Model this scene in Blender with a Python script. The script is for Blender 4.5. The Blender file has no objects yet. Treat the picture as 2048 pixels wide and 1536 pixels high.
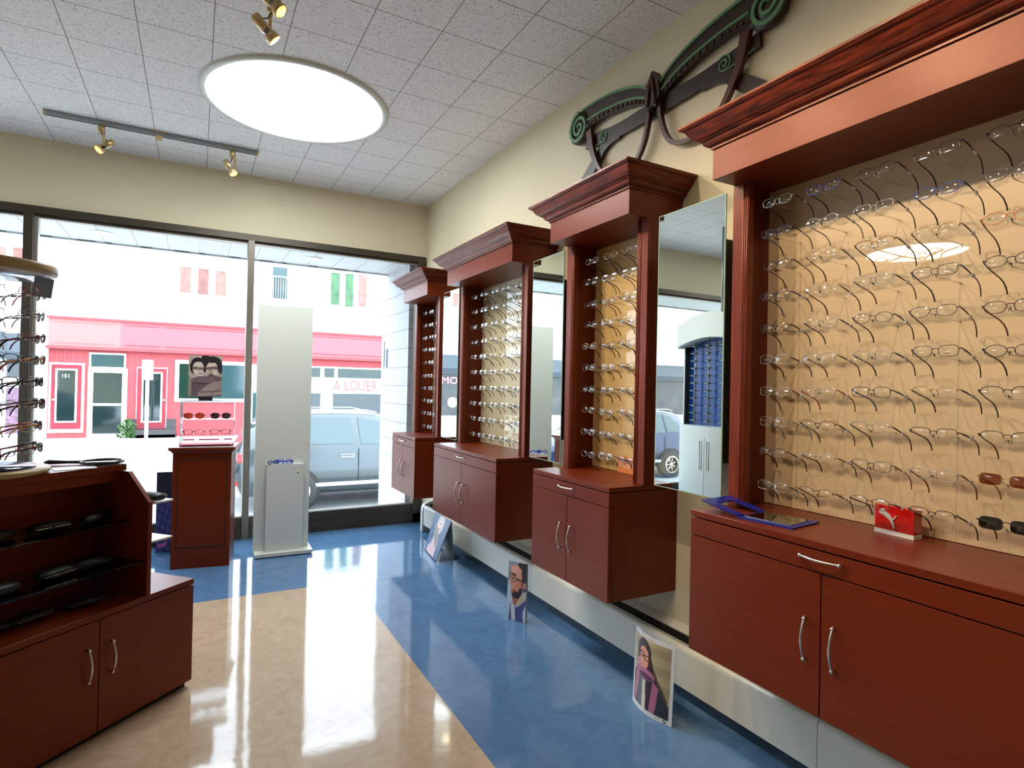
import bpy, bmesh, math, random
from mathutils import Vector, Matrix
random.seed(7)
PI = math.pi
SC = bpy.context.scene
COL = SC.collection

# ------------------------------------------------------------------ camera
F = 1161.8; YAW, PITCH, ROLL = -0.4982, 0.00705, 0.02099; CH = 1.4
def cam_axes():
    cy, sy = math.cos(YAW), math.sin(YAW); cp, sp = math.cos(PITCH), math.sin(PITCH)
    cr, sr = math.cos(ROLL), math.sin(ROLL)
    r = Vector((cy, sy, 0)); f = Vector((-sy*cp, cy*cp, sp)); u = r.cross(f)
    return r*cr+u*sr, u*cr-r*sr, f
CR, CU, CF = cam_axes()
cd = bpy.data.cameras.new('camera'); cam = bpy.data.objects.new('camera', cd); COL.objects.link(cam)
cd.sensor_width = 36; cd.lens = F/2048*36; cd.clip_start = .05; cd.clip_end = 400
M = Matrix((CR, CU, -CF)).transposed().to_4x4(); M.translation = Vector((0, 0, CH))
cam.matrix_world = M; SC.camera = cam
def at(px, py, Y):                     # a measured point of the photograph, on the plane y = Y
    d = CR*((px-1024)/F) - CU*((py-768)/F) + CF
    t = Y/d.y
    return Vector((d.x*t, Y, CH+d.z*t))

# ------------------------------------------------------------------ materials
MATS = {}
def nt(name):
    m = bpy.data.materials.new(name); m.use_nodes = True
    return m, m.node_tree, m.node_tree.nodes['Principled BSDF']
def mat(name, col, rough=.5, metal=0, spec=.5, emit=None, es=0, coat=0, noise=0, nscale=20):
    if name in MATS: return MATS[name]
    m, t, p = nt(name)
    p.inputs['Base Color'].default_value = (*col, 1); p.inputs['Roughness'].default_value = rough
    p.inputs['Metallic'].default_value = metal; p.inputs['Specular IOR Level'].default_value = spec
    p.inputs['Coat Weight'].default_value = coat; p.inputs['Coat Roughness'].default_value = .05
    if emit: p.inputs['Emission Color'].default_value = (*emit, 1); p.inputs['Emission Strength'].default_value = es
    if noise:
        n = t.nodes.new('ShaderNodeTexNoise'); n.inputs['Scale'].default_value = nscale; n.inputs['Detail'].default_value = 5
        tc = t.nodes.new('ShaderNodeTexCoord'); t.links.new(tc.outputs['Object'], n.inputs['Vector'])
        r = t.nodes.new('ShaderNodeValToRGB'); t.links.new(n.outputs['Fac'], r.inputs[0])
        r.color_ramp.elements[0].position = .3; r.color_ramp.elements[1].position = .7
        r.color_ramp.elements[0].color = (*[c*(1-noise) for c in col], 1)
        r.color_ramp.elements[1].color = (*[min(1, c*(1+noise)) for c in col], 1)
        t.links.new(r.outputs[0], p.inputs['Base Color'])
    MATS[name] = m; return m
def wood(name, c1, c2, rough, sc=(2, 2, 30), bump=0, coat=0, dist=1.0):
    m, t, p = nt(name); L = t.links
    tc = t.nodes.new('ShaderNodeTexCoord'); mp = t.nodes.new('ShaderNodeMapping'); mp.inputs['Scale'].default_value = sc
    L.new(tc.outputs['Object'], mp.inputs[0])
    n = t.nodes.new('ShaderNodeTexNoise'); n.inputs['Scale'].default_value = 3; n.inputs['Detail'].default_value = 8
    n.inputs['Distortion'].default_value = dist
    L.new(mp.outputs[0], n.inputs['Vector'])
    r = t.nodes.new('ShaderNodeValToRGB'); L.new(n.outputs['Fac'], r.inputs[0])
    r.color_ramp.elements[0].position = .34; r.color_ramp.elements[1].position = .66
    r.color_ramp.elements[0].color = (*c1, 1); r.color_ramp.elements[1].color = (*c2, 1)
    L.new(r.outputs[0], p.inputs['Base Color']); p.inputs['Roughness'].default_value = rough
    p.inputs['Specular Tint'].default_value = (1, .62, .50, 1); p.inputs['Specular IOR Level'].default_value = .5
    p.inputs['Coat Weight'].default_value = coat; p.inputs['Coat Roughness'].default_value = .12
    if bump:
        b = t.nodes.new('ShaderNodeBump'); b.inputs['Strength'].default_value = bump; b.inputs['Distance'].default_value = .002
        L.new(n.outputs['Fac'], b.inputs['Height']); L.new(b.outputs[0], p.inputs['Normal'])
    MATS[name] = m; return m
def clear(name, tint, gloss=1.0, rough=0.0, ior=1.5, tr=1.0):
    m = bpy.data.materials.new(name); m.use_nodes = True; t = m.node_tree; t.nodes.clear()
    o = t.nodes.new('ShaderNodeOutputMaterial'); a = t.nodes.new('ShaderNodeBsdfTransparent'); g = t.nodes.new('ShaderNodeBsdfGlossy')
    f = t.nodes.new('ShaderNodeFresnel'); x = t.nodes.new('ShaderNodeMixShader'); mu = t.nodes.new('ShaderNodeMath')
    mu.operation = 'MULTIPLY'; mu.inputs[1].default_value = gloss; mu.use_clamp = True; f.inputs[0].default_value = ior
    a.inputs[0].default_value = (*tint, 1); g.inputs[0].default_value = (1, 1, 1, 1); g.inputs['Roughness'].default_value = rough
    t.links.new(f.outputs[0], mu.inputs[0]); t.links.new(mu.outputs[0], x.inputs[0]); t.links.new(a.outputs[0], x.inputs[1])
    t.links.new(g.outputs[0], x.inputs[2]); t.links.new(x.outputs[0], o.inputs[0])
    MATS[name] = m; return m

WOOD = wood('cherry_laminate', (.122, .0140, .0020), (.152, .019, .0032), .36, (1.2, 1.2, 26))
CROWN = wood('stained_oak', (.045, .006, .002), (.20, .030, .010), .32, (1.2, 1.2, 14), bump=.5, dist=2.2)
OAKV = wood('stained_oak_upright', (.09, .012, .004), (.20, .029, .009), .34, (30, 30, 1.2), bump=.3)
WHITE = mat('white_lacquer', (.66, .70, .66), .35)
CREAM = mat('cream_wall_paint', (.72, .65, .465), .6, noise=.02, nscale=3)
HEAT = mat('heater_enamel', (.74, .74, .66), .3)
GREYM = mat('grey_metal', (.32, .33, .33), .4, .6)
BLACK = mat('black_plastic', (.012, .012, .013), .35)
DARK = mat('dark_gap', (.006, .005, .005), .8)
CHROME = mat('brushed_nickel', (.72, .68, .63), .22, 1)
BRASS = mat('satin_brass', (.62, .47, .24), .33, .85)
BRONZE = mat('bronze_aluminium', (.060, .048, .034), .4, .4)
BRONZEL = mat('light_aluminium', (.42, .41, .38), .35, .7)
MIRROR = mat('mirror_silver', (.86, .92, .89), .005, 1)
MIREDGE = mat('mirror_edge', (.35, .55, .48), .2)
GLASS = clear('window_glass', (.97, .99, .99), .5)
LENS = clear('lens_glass', (.97, .975, .97), 1.6)
LENSBR = clear('brown_lens', (.30, .10, .035), 1.3); LENSBK = clear('black_lens', (.03, .03, .032), 1.3)
ACRYL = clear('clear_acrylic', (.93, .95, .96), 1.2)
SHELFG = clear('shelf_glass', (.75, .85, .82), 1.2)
TAGC = mat('plastic_tag', (.62, .64, .68), .25)

# ------------------------------------------------------------------ mesh helpers
class MB:
    def __init__(s): s.v = []; s.f = []; s.m = []; s.ms = []; s.sm = []
    def mi(s, m):
        if m not in s.ms: s.ms.append(m)
        return s.ms.index(m)
    def add(s, vs, fs, m, smooth=False):
        b = len(s.v); s.v += [tuple(v) for v in vs]; k = s.mi(m)
        for f in fs: s.f.append([b+i for i in f]); s.m.append(k); s.sm.append(smooth)
        return s
    def box(s, x0, x1, y0, y1, z0, z1, m, bv=0):
        if bv:
            bm = bmesh.new(); bmesh.ops.create_cube(bm, size=1)
            for v in bm.verts: v.co = Vector(((x0+x1)/2+v.co.x*(x1-x0), (y0+y1)/2+v.co.y*(y1-y0), (z0+z1)/2+v.co.z*(z1-z0)))
            bmesh.ops.bevel(bm, geom=bm.edges[:], offset=bv, segments=2, affect='EDGES', profile=.6)
            bm.verts.index_update(); s.add([v.co[:] for v in bm.verts], [[v.index for v in f.verts] for f in bm.faces], m); bm.free(); return s
        vs = [(x, y, z) for x in (x0, x1) for y in (y0, y1) for z in (z0, z1)]
        return s.add(vs, [(0, 1, 3, 2), (4, 6, 7, 5), (0, 4, 5, 1), (2, 3, 7, 6), (0, 2, 6, 4), (1, 5, 7, 3)], m)
    def tube(s, pts, r, m, n=8, closed=False, flat=None):
        pts = [Vector(p) for p in pts]; N = len(pts); rs = r if isinstance(r, (list, tuple)) else [r]*N
        vs = []; up = None
        for i, p in enumerate(pts):
            a = pts[(i-1) % N] if (closed or i > 0) else p; b = pts[(i+1) % N] if (closed or i < N-1) else p
            d = (b-a); d = d.normalized() if d.length > 1e-9 else Vector((0, 0, 1))
            if up is None:
                up = d.orthogonal().normalized() if not flat else Vector(flat)
            q = up-d*up.dot(d)
            q = q.normalized() if q.length > 1e-6 else d.orthogonal().normalized()
            if not flat: up = q
            w = d.cross(q); k = (rs[i] if not isinstance(rs[i], (tuple, list)) else rs[i])
            ra, rb = k if isinstance(k, (tuple, list)) else (k, k)
            for j in range(n):
                t = 2*PI*j/n+PI/n; vs.append(p+q*(ra*math.cos(t))+w*(rb*math.sin(t)))
        fs = []
        for i in range(N if closed else N-1):
            for j in range(n):
                a = i*n+j; b = i*n+(j+1) % n; c = ((i+1) % N)*n+(j+1) % n; d = ((i+1) % N)*n+j
                fs.append((a, b, c, d))
        if not closed: fs += [list(range(n))[::-1], list(range((N-1)*n, N*n))]
        return s.add(vs, fs, m, True)
    def cyl(s, a, b, r, m, n=24, r2=None):
        return s.tube([a, b], [r, r if r2 is None else r2], m, n)
    def lathe(s, prof, m, n=40, o=(0, 0, 0), axis='z'):
        vs = []; P = len(prof)
        for i in range(n):
            t = 2*PI*i/n
            for r, z in prof:
                p = (r*math.cos(t), r*math.sin(t), z)
                if axis == 'y': p = (p[0], p[2], p[1])
                vs.append((o[0]+p[0], o[1]+p[1], o[2]+p[2]))
        fs = [(i*P+j, ((i+1) % n)*P+j, ((i+1) % n)*P+j+1, i*P+j+1) for i in range(n) for j in range(P-1)]
        return s.add(vs, fs, m, True)
    def prism(s, poly, a, b, m, axis='x'):       # poly of 2-D points in the two other axes, between a and b on the axis
        def P(u, v, w): return {'x': (w, u, v), 'y': (u, w, v), 'z': (u, v, w)}[axis]
        n = len(poly); vs = [P(u, v, a) for u, v in poly]+[P(u, v, b) for u, v in poly]
        return s.add(vs, [list(range(n))[::-1], list(range(n, 2*n))]+[(i, (i+1) % n, n+(i+1) % n, n+i) for i in range(n)], m)
    def ribbon(s, pts, w, a, b, m, closed=False):  # flat band following yz points, w wide, from x=a to x=b
        n = len(pts); L = []; R = []
        for i, (y, z) in enumerate(pts):
            p = pts[(i-1) % n] if (closed or i) else pts[i]; q = pts[(i+1) % n] if (closed or i < n-1) else pts[i]
            dy, dz = q[0]-p[0], q[1]-p[1]; l = math.hypot(dy, dz) or 1; ww = (w[i] if isinstance(w, (list, tuple)) else w)/2
            L.append((y-dz/l*ww, z+dy/l*ww)); R.append((y+dz/l*ww, z-dy/l*ww))
        vs = [(a, *p) for p in L]+[(a, *p) for p in R]+[(b, *p) for p in L]+[(b, *p) for p in R]; fs = []
        for i in range(n if closed else n-1):
            j = (i+1) % n; fs += [(i, j, n+j, n+i), (2*n+i, 3*n+i, 3*n+j, 2*n+j), (i, 2*n+i, 2*n+j, j), (n+i, n+j, 3*n+j, 3*n+i)]
        if not closed: fs += [(0, n, 3*n, 2*n), (n-1, 3*n-1, 4*n-1, 2*n-1)]
        return s.add(vs, fs, m)
    def build(s, name, parent=None, loc=None, bevel=0, **k):
        me = bpy.data.meshes.new(name); me.from_pydata(s.v, [], s.f)
        for m in s.ms: me.materials.append(m)
        me.polygons.foreach_set('material_index', s.m); me.polygons.foreach_set('use_smooth', s.sm)
        bm = bmesh.new(); bm.from_mesh(me); bmesh.ops.recalc_face_normals(bm, faces=bm.faces[:]); bm.to_mesh(me); bm.free()
        me.update()
        o = bpy.data.objects.new(name, me); COL.objects.link(o); o.parent = parent
        if loc: o.location = loc
        if bevel:
            b = o.modifiers.new('bevel', 'BEVEL'); b.width = bevel; b.segments = 2; b.limit_method = 'ANGLE'; b.angle_limit = 1.0
        tag(o, **k); return o
def tag(o, label=None, cat=None, group=None, kind=None):
    if label: o['label'] = label
    if cat: o['category'] = cat
    if group: o['group'] = group
    if kind: o['kind'] = kind
    return o
def thing(name, label, cat, loc=(0, 0, 0), rz=0, group=None):
    o = bpy.data.objects.new(name, None); COL.objects.link(o); o.location = loc; o.rotation_euler = (0, 0, rz); o.empty_display_size = .1
    return tag(o, label, cat, group)
def copy_tree(o, parent=None):
    c = o.copy(); COL.objects.link(c); c.parent = parent
    for ch in [x for x in KIDS.get(o.name, [])]: copy_tree(ch, c)
    return c
KIDS = {}
def index_kids():
    KIDS.clear()
    for o in bpy.data.objects:
        if o.parent: KIDS.setdefault(o.parent.name, []).append(o)
def text_mesh(body, size, m, name, parent, loc, rot, depth=.002, sx=1):
    cu = bpy.data.curves.new('t', 'FONT'); cu.body = body; cu.size = size; cu.extrude = depth; cu.align_x = 'CENTER'; cu.align_y = 'CENTER'; cu.resolution_u = 3
    t = bpy.data.objects.new('t', cu); COL.objects.link(t)
    bpy.context.view_layer.update()
    me = bpy.data.meshes.new_from_object(t.evaluated_get(bpy.context.evaluated_depsgraph_get()))
    bpy.data.objects.remove(t); me.materials.clear(); me.materials.append(m)
    o = bpy.data.objects.new(name, me); COL.objects.link(o); o.parent = parent; o.location = loc; o.rotation_euler = rot; o.scale = (sx, 1, 1)
    return o

# ------------------------------------------------------------------ painted pictures (colours of the prints themselves)
def ell(cx, cy, rx, ry, a=0):
    ca, sa = math.cos(a), math.sin(a)
    return lambda x, y: (((x-cx)*ca+(y-cy)*sa)/rx)**2+((-(x-cx)*sa+(y-cy)*ca)/ry)**2 < 1
def poly(*p):
    def f(x, y):
        c = False; j = len(p)-1
        for i in range(len(p)):
            if (p[i][1] > y) != (p[j][1] > y) and x < (p[j][0]-p[i][0])*(y-p[i][1])/(p[j][1]-p[i][1])+p[i][0]: c = not c
            j = i
        return c
    return f
def ring(cx, cy, rx, ry, t):
    return lambda x, y: abs(math.sqrt(((x-cx)/rx)**2+((y-cy)/ry)**2)-1) < t
def line(x0, y0, x1, y1, w):
    def f(x, y):
        dx, dy = x1-x0, y1-y0; t = max(0, min(1, ((x-x0)*dx+(y-y0)*dy)/(dx*dx+dy*dy)))
        return math.hypot(x-x0-t*dx, y-y0-t*dy) < w
    return f
def s2l(c): return tuple(((v/255)/12.92 if v/255 <= .04045 else ((v/255+.055)/1.055)**2.4) for v in c)
PIC = bpy.data.materials.new('printed_picture'); PIC.use_nodes = True
_a = PIC.node_tree.nodes.new('ShaderNodeVertexColor'); _a.layer_name = 'print'
_p = PIC.node_tree.nodes['Principled BSDF']; PIC.node_tree.links.new(_a.outputs[0], _p.inputs['Base Color']); _p.inputs['Roughness'].default_value = .35
def picture(name, w, h, nx, ny, bg, layers, parent, pos, rot=(0, 0, 0)):
    """grid w x h in local x (0..w), z (0..h), facing -y; pos(u,v) may bend it"""
    vs = []; cols = []
    for j in range(ny+1):
        for i in range(nx+1):
            u, v = i/nx, j/ny; vs.append(pos(u, v))
            c = bg(u, v) if callable(bg) else bg
            for f, cc in layers:
                if f(u, v): c = cc(u, v) if callable(cc) else cc
            cols.append((*s2l(c), 1))
    fs = [(j*(nx+1)+i, j*(nx+1)+i+1, (j+1)*(nx+1)+i+1, (j+1)*(nx+1)+i) for j in range(ny) for i in range(nx)]
    me = bpy.data.meshes.new(name); me.from_pydata(vs, [], fs); me.materials.append(PIC)
    ca = me.color_attributes.new('print', 'FLOAT_COLOR', 'POINT')
    for i, c in enumerate(cols): ca.data[i].color = c
    me.polygons.foreach_set('use_smooth', [True]*len(fs))
    o = bpy.data.objects.new(name, me); COL.objects.link(o); o.parent = parent; o.rotation_euler = rot; return o

# ------------------------------------------------------------------ the room
XW, YW, ZC, XL, YB = 2.078, 5.744, 3.272, -6.4, -3.6
# floor material: marbled sheet, blue border and tan field
fm, t, p = nt('marbled_sheet_floor'); L = t.links
tc = t.nodes.new('ShaderNodeTexCoord'); sx = t.nodes.new('ShaderNodeSeparateXYZ'); L.new(tc.outputs['Object'], sx.inputs[0])
g1 = t.nodes.new('ShaderNodeMath'); g1.operation = 'GREATER_THAN'; g1.inputs[1].default_value = 1.0; L.new(sx.outputs[0], g1.inputs[0])
g2 = t.nodes.new('ShaderNodeMath'); g2.operation = 'GREATER_THAN'; g2.inputs[1].default_value = 4.18; L.new(sx.outputs[1], g2.inputs[0])
mx = t.nodes.new('ShaderNodeMath'); mx.operation = 'MAXIMUM'; L.new(g1.outputs[0], mx.inputs[0]); L.new(g2.outputs[0], mx.inputs[1])
n = t.nodes.new('ShaderNodeTexNoise'); n.inputs['Scale'].default_value = 7; n.inputs['Detail'].default_value = 9; n.inputs['Distortion'].default_value = 1.5
n.inputs['Roughness'].default_value = .7
L.new(tc.outputs['Object'], n.inputs['Vector'])
def ramp(c1, c2, a=.3, b=.7):
    r = t.nodes.new('ShaderNodeValToRGB'); r.color_ramp.elements[0].color = (*c1, 1); r.color_ramp.elements[1].color = (*c2, 1)
    r.color_ramp.elements[0].position = a; r.color_ramp.elements[1].position = b; return r
rt = ramp((.47, .345, .235), (.60, .46, .335)); rb = ramp((.075, .17, .34), (.115, .24, .43))
L.new(n.outputs['Fac'], rt.inputs[0]); L.new(n.outputs['Fac'], rb.inputs[0])
mc = t.nodes.new('ShaderNodeMixRGB'); L.new(mx.outputs[0], mc.inputs[0]); L.new(rt.outputs[0], mc.inputs[1]); L.new(rb.outputs[0], mc.inputs[2])
L.new(mc.outputs[0], p.inputs['Base Color']); p.inputs['Roughness'].default_value = .07; p.inputs['Specular IOR Level'].default_value = .75
n2 = t.nodes.new('ShaderNodeTexNoise'); n2.inputs['Scale'].default_value = 4.5; n2.inputs['Detail'].default_value = 5; L.new(tc.outputs['Object'], n2.inputs['Vector'])
bp = t.nodes.new('ShaderNodeBump'); bp.inputs['Strength'].default_value = .22; bp.inputs['Distance'].default_value = .004
L.new(n2.outputs['Fac'], bp.inputs['Height']); L.new(bp.outputs[0], p.inputs['Normal'])
# ceiling tiles
cm, t, p = nt('fissured_ceiling_tiles'); L = t.links
tc = t.nodes.new('ShaderNodeTexCoord'); mp = t.nodes.new('ShaderNodeMapping'); mp.inputs['Location'].default_value = (-.042/.353, -3.6/.365, 0)
mp.inputs['Scale'].default_value = (1/.353, 1/.365, 1); L.new(tc.outputs['Object'], mp.inputs[0])
sx = t.nodes.new('ShaderNodeSeparateXYZ'); L.new(mp.outputs[0], sx.inputs[0])
def math_(op, a, b=None, v=None):
    q = t.nodes.new('ShaderNodeMath'); q.operation = op; L.new(a, q.inputs[0])
    if b is not None: L.new(b, q.inputs[1])
    if v is not None: q.inputs[1].default_value = v
    return q.outputs[0]
fx = math_('FRACT', sx.outputs[0]); fy = math_('FRACT', sx.outputs[1])
ix = math_('FLOOR', sx.outputs[0]); iy = math_('FLOOR', sx.outputs[1])
par = math_('PINGPONG', math_('ADD', ix, iy), v=1.0)
def joint(fr):
    a = math_('SUBTRACT', fr, v=.5); a = math_('ABSOLUTE', a); return math_('GREATER_THAN', a, v=.4935)
jn = math_('MAXIMUM', joint(fx), joint(fy))
outs = []
for s_ in ((32, 12, 1), (12, 32, 1)):
    mq = t.nodes.new('ShaderNodeMapping'); mq.inputs['Scale'].default_value = s_; L.new(tc.outputs['Object'], mq.inputs[0])
    q = t.nodes.new('ShaderNodeTexNoise'); q.inputs['Scale'].default_value = 5.2; q.inputs['Detail'].default_value = 3; q.inputs['Roughness'].default_value = .6
    q.inputs['Distortion'].default_value = 1.2
    L.new(mq.outputs[0], q.inputs['Vector']); outs.append(q.outputs['Fac'])
mf = t.nodes.new('ShaderNodeMix'); L.new(par, mf.inputs[0]); L.new(outs[0], mf.inputs[2]); L.new(outs[1], mf.inputs[3])
rc = t.nodes.new('ShaderNodeValToRGB'); rc.color_ramp.elements[0].color = (.34, .33, .33, 1); rc.color_ramp.elements[1].color = (.84, .84, .85, 1)
rc.color_ramp.elements[0].position = .36; rc.color_ramp.elements[1].position = .44; L.new(mf.outputs[0], rc.inputs[0])
mc = t.nodes.new('ShaderNodeMixRGB'); mc.inputs[2].default_value = (.2, .19, .18, 1); L.new(jn, mc.inputs[0]); L.new(rc.outputs[0], mc.inputs[1])
L.new(mc.outputs[0], p.inputs['Base Color']); p.inputs['Roughness'].default_value = .8
bp = t.nodes.new('ShaderNodeBump'); bp.inputs['Strength'].default_value = .4; bp.inputs['Distance'].default_value = .004
L.new(rc.outputs[0], bp.inputs['Height']); L.new(bp.outputs[0], p.inputs['Normal'])

MB().box(XL, XW+.2, YB, YW+.1, -.1, 0, fm).build('floor', kind='structure')
MB().box(XL, XW+.2, YB, YW+.1, ZC, ZC+.1, cm).build('ceiling', kind='structure')
MB().box(XW, XW+.15, YB, YW, -.0, ZC, CREAM).build('wall_right', kind='structure')
MB().box(XL-.15, XL, YB, YW, 0, ZC, CREAM).build('wall_left', kind='structure')
MB().box(XL, XW, YB-.15, YB, 0, ZC, CREAM).build('wall_back', kind='structure')
MB().box(XL, XW+.15, YW, YW+.14, 2.735, ZC, CREAM).box(2.064, XW+.15, YW, YW+.14, 0, 2.735, CREAM).box(XL, -3.6, YW, YW+.14, 0, 2.735, CREAM).build('wall_front', kind='structure')
MB().box(XW-.006, XW, 5.36, YW, 0, .13, mat('blue_cove_base', (.02, .10, .2), .4)).build('baseboard_right', kind='structure')
# shop window
w = MB()
w.box(-3.6, 2.064, YW-.03, YW+.09, 2.678, 2.735, BRONZE).box(-3.6, 1.985, YW+.0, YW+.09, 2.66, 2.678, BRONZE)
w.box(1.98, 2.064, YW-.03, YW+.09, .0, 2.678, BRONZE)
w.box(-3.6, 2.064, YW-.03, YW+.09, 0, .095, BRONZE).box(-3.6, 1.98, YW-.005, YW+.09, .095, .187, BRONZE)
w.build('window_1', kind='structure')
wf = bpy.data.objects['window_1']
MB().box(-3.6, 1.98, YW+.02, YW+.03, .187, .193, BRONZEL).box(-3.6, 1.98, YW+.01, YW+.02, 2.652, 2.66, BRONZEL).build('frame_bead', wf)
for i, (a, b, m) in enumerate(((-3.6, -3.54, BRONZE), (-1.19, -1.13, BRONZE), (.385, .44, mat('taupe_aluminium', (.17, .15, .12), .38, .4)))):
    MB().box(a, b, YW-.04, YW+.09, .0, 2.678, m, .004).build('mullion', wf)
MB().box(-1.13, -1.105, YW, YW+.06, .187, 2.66, BRONZEL).build('mullion', wf)
for a, b in ((-3.54, -1.19), (-1.105, .385), (.44, 1.98)):
    MB().box(a, b, YW+.04, YW+.046, .187, 2.655, GLASS).build('pane', wf)

# ------------------------------------------------------------------ baseboard heater
ht = thing('baseboard_heater', 'long cream baseboard heater running low along the right wall', 'heater', (0, 0, 0))
def heater_seg(y0, y1):
    prof = [(1.95, .068), (1.95, .232), (1.953, .243), (1.961, .250), (1.972, .252), (1.972, .246), (1.96, .24), (1.958, .23), (1.958, .068)]
    MB().prism([(a, b) for a, b in prof], y0+.0012, y1-.0012, HEAT, 'y').build('front_panel', ht)
    # prism axis y takes (x, z)
ys = [-1.2, 1.28, 3.27, 5.31]
for a, b in zip(ys, ys[1:]): heater_seg(a, b)
MB().box(1.976, 1.990, -1.2, 5.33, .238, .246, GREYM).box(1.991, 1.994, -1.2, 5.33, .236, .249, HEAT).build('damper', ht)
MB().box(1.976, 2.025, -1.2, 5.33, .07, .2, DARK).box(2.0255, 2.0395, -1.2, 5.33, .07, .262, DARK).build('fins_slot_shade', ht)  # rear strip is near-black to stand in for shade inside the slot
MB().prism([(2.040, .225), (2.040, .266), (2.044, .270), (2.074, .290), (2.077, .290), (2.077, .0), (2.07, 0), (2.05, .225)], -1.2, 5.33, HEAT, 'y').build('back_plate', ht)
MB().prism([(1.94, 0), (1.94, .20), (1.948, .238), (1.965, .262), (2.0, .278), (2.077, .305), (2.077, 0)], 5.315, 5.37, mat('white_enamel', (.8, .8, .78), .3), 'y').build('end_cap', ht, bevel=.003)

# ------------------------------------------------------------------ display cabinets
def bow(mb, a, b, out, m=CHROME, r=.0042):
    a, b, out = Vector(a), Vector(b), Vector(out); pts = []
    d = b-a
    for i in range(13):
        s = i/12; pts.append(a-d*.07+d*1.14*s+out*(.35+.65*math.sin(PI*min(1, max(0, s)))))
    mb.tube(pts, [r*(.55+.45*math.sin(PI*i/12)) for i in range(13)], m, 8)
    for q in (a, b): mb.cyl(q, q+out*.5, r*.9, m, 8); mb.tube([q+out*.35, q+out*.62], r*1.3, m, 8)
    return mb
XF, XP, XH, XB = 1.66, 1.86, 1.742, 2.052
PANEL = {}
def panel_mat(name, c):
    if name not in PANEL:
        PANEL[name] = mat(name, c, .4, coat=1, noise=.03, nscale=6); PANEL[name].node_tree.nodes['Principled BSDF'].inputs['Coat Roughness'].default_value = .015
    return PANEL[name]
def cabinet(y0, y1, zh, label, pm, rows, ycols, zrow0):
    t = thing('display_cabinet', label, 'display cabinet', (0, 0, 0), group='cherry wall cabinets along the right wall')
    ym = (y0+y1)/2
    b = MB().box(XF+.02, XW-.001, y0, y1, .43, .928, WOOD)
    b.build('carcass', t, bevel=.0012)
    MB().box(XF, XW-.001, y0, y1, .932, .955, WOOD).build('countertop', t, bevel=.0015)
    d = MB().box(XF, XF+.019, y0+.001, y1-.001, .864, .927, WOOD).build('drawer', t, bevel=.001)
    bow(MB(), (XF, ym+.062, .905), (XF, ym-.062, .905), (-.028, 0, 0)).build('handle', d, label='curved nickel handle')
    for s, (a, c) in enumerate(((y0+.001, ym-.002), (ym+.002, y1-.001))):
        d = MB().box(XF, XF+.019, a, c, .431, .860, WOOD).build('door', t, bevel=.001)
        yh = ym+(-.045 if s == 0 else .045)
        bow(MB(), (XF, yh, .715), (XF, yh, .592), (-.028, 0, 0)).build('handle', d, label='curved nickel handle')
    # pilasters with flutes and side panels
    for a, c in ((y0, y0+.075), (y1-.075, y1)):
        q = MB().box(XP, XP+.03, a, c, .956, zh, OAKV)
        yi = (c if a == y0 else a); s = -1 if a == y0 else 1
        for k in range(3):
            yy = yi+s*(.006+.009*k); q.tube([(XP-.0005, yy, .957), (XP-.0005, yy, zh)], .0035, OAKV, 8)
        q.build('pilaster', t, bevel=.0015)
    MB().box(XP+.03, XW-.001, y0, y0+.018, .956, zh, WOOD).build('side_panel', t)
    MB().box(XP+.03, XW-.001, y1-.018, y1, .956, zh, WOOD).build('side_panel', t)
    bp_ = MB().box(XB, XB+.01, y0+.018, y1-.018, .957, zh, pm).build('back_panel', t)
    pegs = []
    pg = MB().tube([(XB, 0, 0), (1.912, 0, .004), (1.906, 0, .012)], .0022, ACRYL, 6)
    pg.box(1.905, 1.915, -.006, .006, .010, .013, ACRYL)
    first = pg.build('peg', bp_, loc=(0, ycols[0]-.065, zrow0-.018))
    for r in range(rows):
        for k, yc in enumerate(ycols):
            if r == 0 and k == 0: continue
            c = first.copy(); COL.objects.link(c); c.parent = bp_; c.location = (0, yc-.065, zrow0-.018-r*.1185)
    # header box and crown
    MB().box(XH, XW-.001, y0, y1, zh, zh+.118, WOOD).build('header', t, bevel=.001)
    pr = [(0, 0), (.007, 0), (.007, .007), (.012, .010), (.020, .013), (.027, .020), (.030, .030), (.037, .033), (.040, .036), (.048, .040),
          (.060, .050), (.070, .064), (.078, .077), (.086, .080), (.090, .083), (.095, .088), (.095, .096), (0, .096)]
    z0 = zh+.118; vs = []; P = len(pr)
    for o_, zz in pr: vs += [(XW-.001, y0-o_, z0+zz), (XH-o_, y0-o_, z0+zz), (XH-o_, y1+o_, z0+zz), (XW-.001, y1+o_, z0+zz)]
    fs = [(i*4+k, i*4+k+1, (i+1)*4+k+1, (i+1)*4+k) for i in range(P-1) for k in range(3)]
    fs.append([(P-1)*4+k for k in range(4)])
    MB().add(vs, fs, CROWN).build('crown_moulding', t)
    return t
P4 = panel_mat('beige_acrylic_panel', (.62, .46, .28)); P3 = panel_mat('amber_acrylic_panel', (.72, .50, .22)); P2 = panel_mat('pale_acrylic_panel', (.66, .57, .36))
C = {1: (4.77, 5.42, 2.195), 2: (3.235, 4.316, 2.205), 3: (2.105, 2.785, 2.22), 4: (.56, 1.61, 2.222)}
ZR = {1: 2.095, 2: 2.108, 3: 2.115, 4: 2.124}
COLS = {4: [1.513-.18*i for i in range(5)], 3: [2.676, 2.516, 2.356], 2: [4.21-.178*i for i in range(5)], 1: [5.325, 5.155, 4.985]}
cabinet(*C[4], 'wide wall cabinet nearest the camera with beige glasses panel, cut by right edge', P4, 10, COLS[4], ZR[4])
cabinet(*C[3], 'narrow wall cabinet with amber glasses panel, second nearest', P3, 10, COLS[3], ZR[3])
cabinet(*C[2], 'wide wall cabinet with pale yellow glasses panel, third from the camera', P2, 10, COLS[2], ZR[2])
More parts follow.
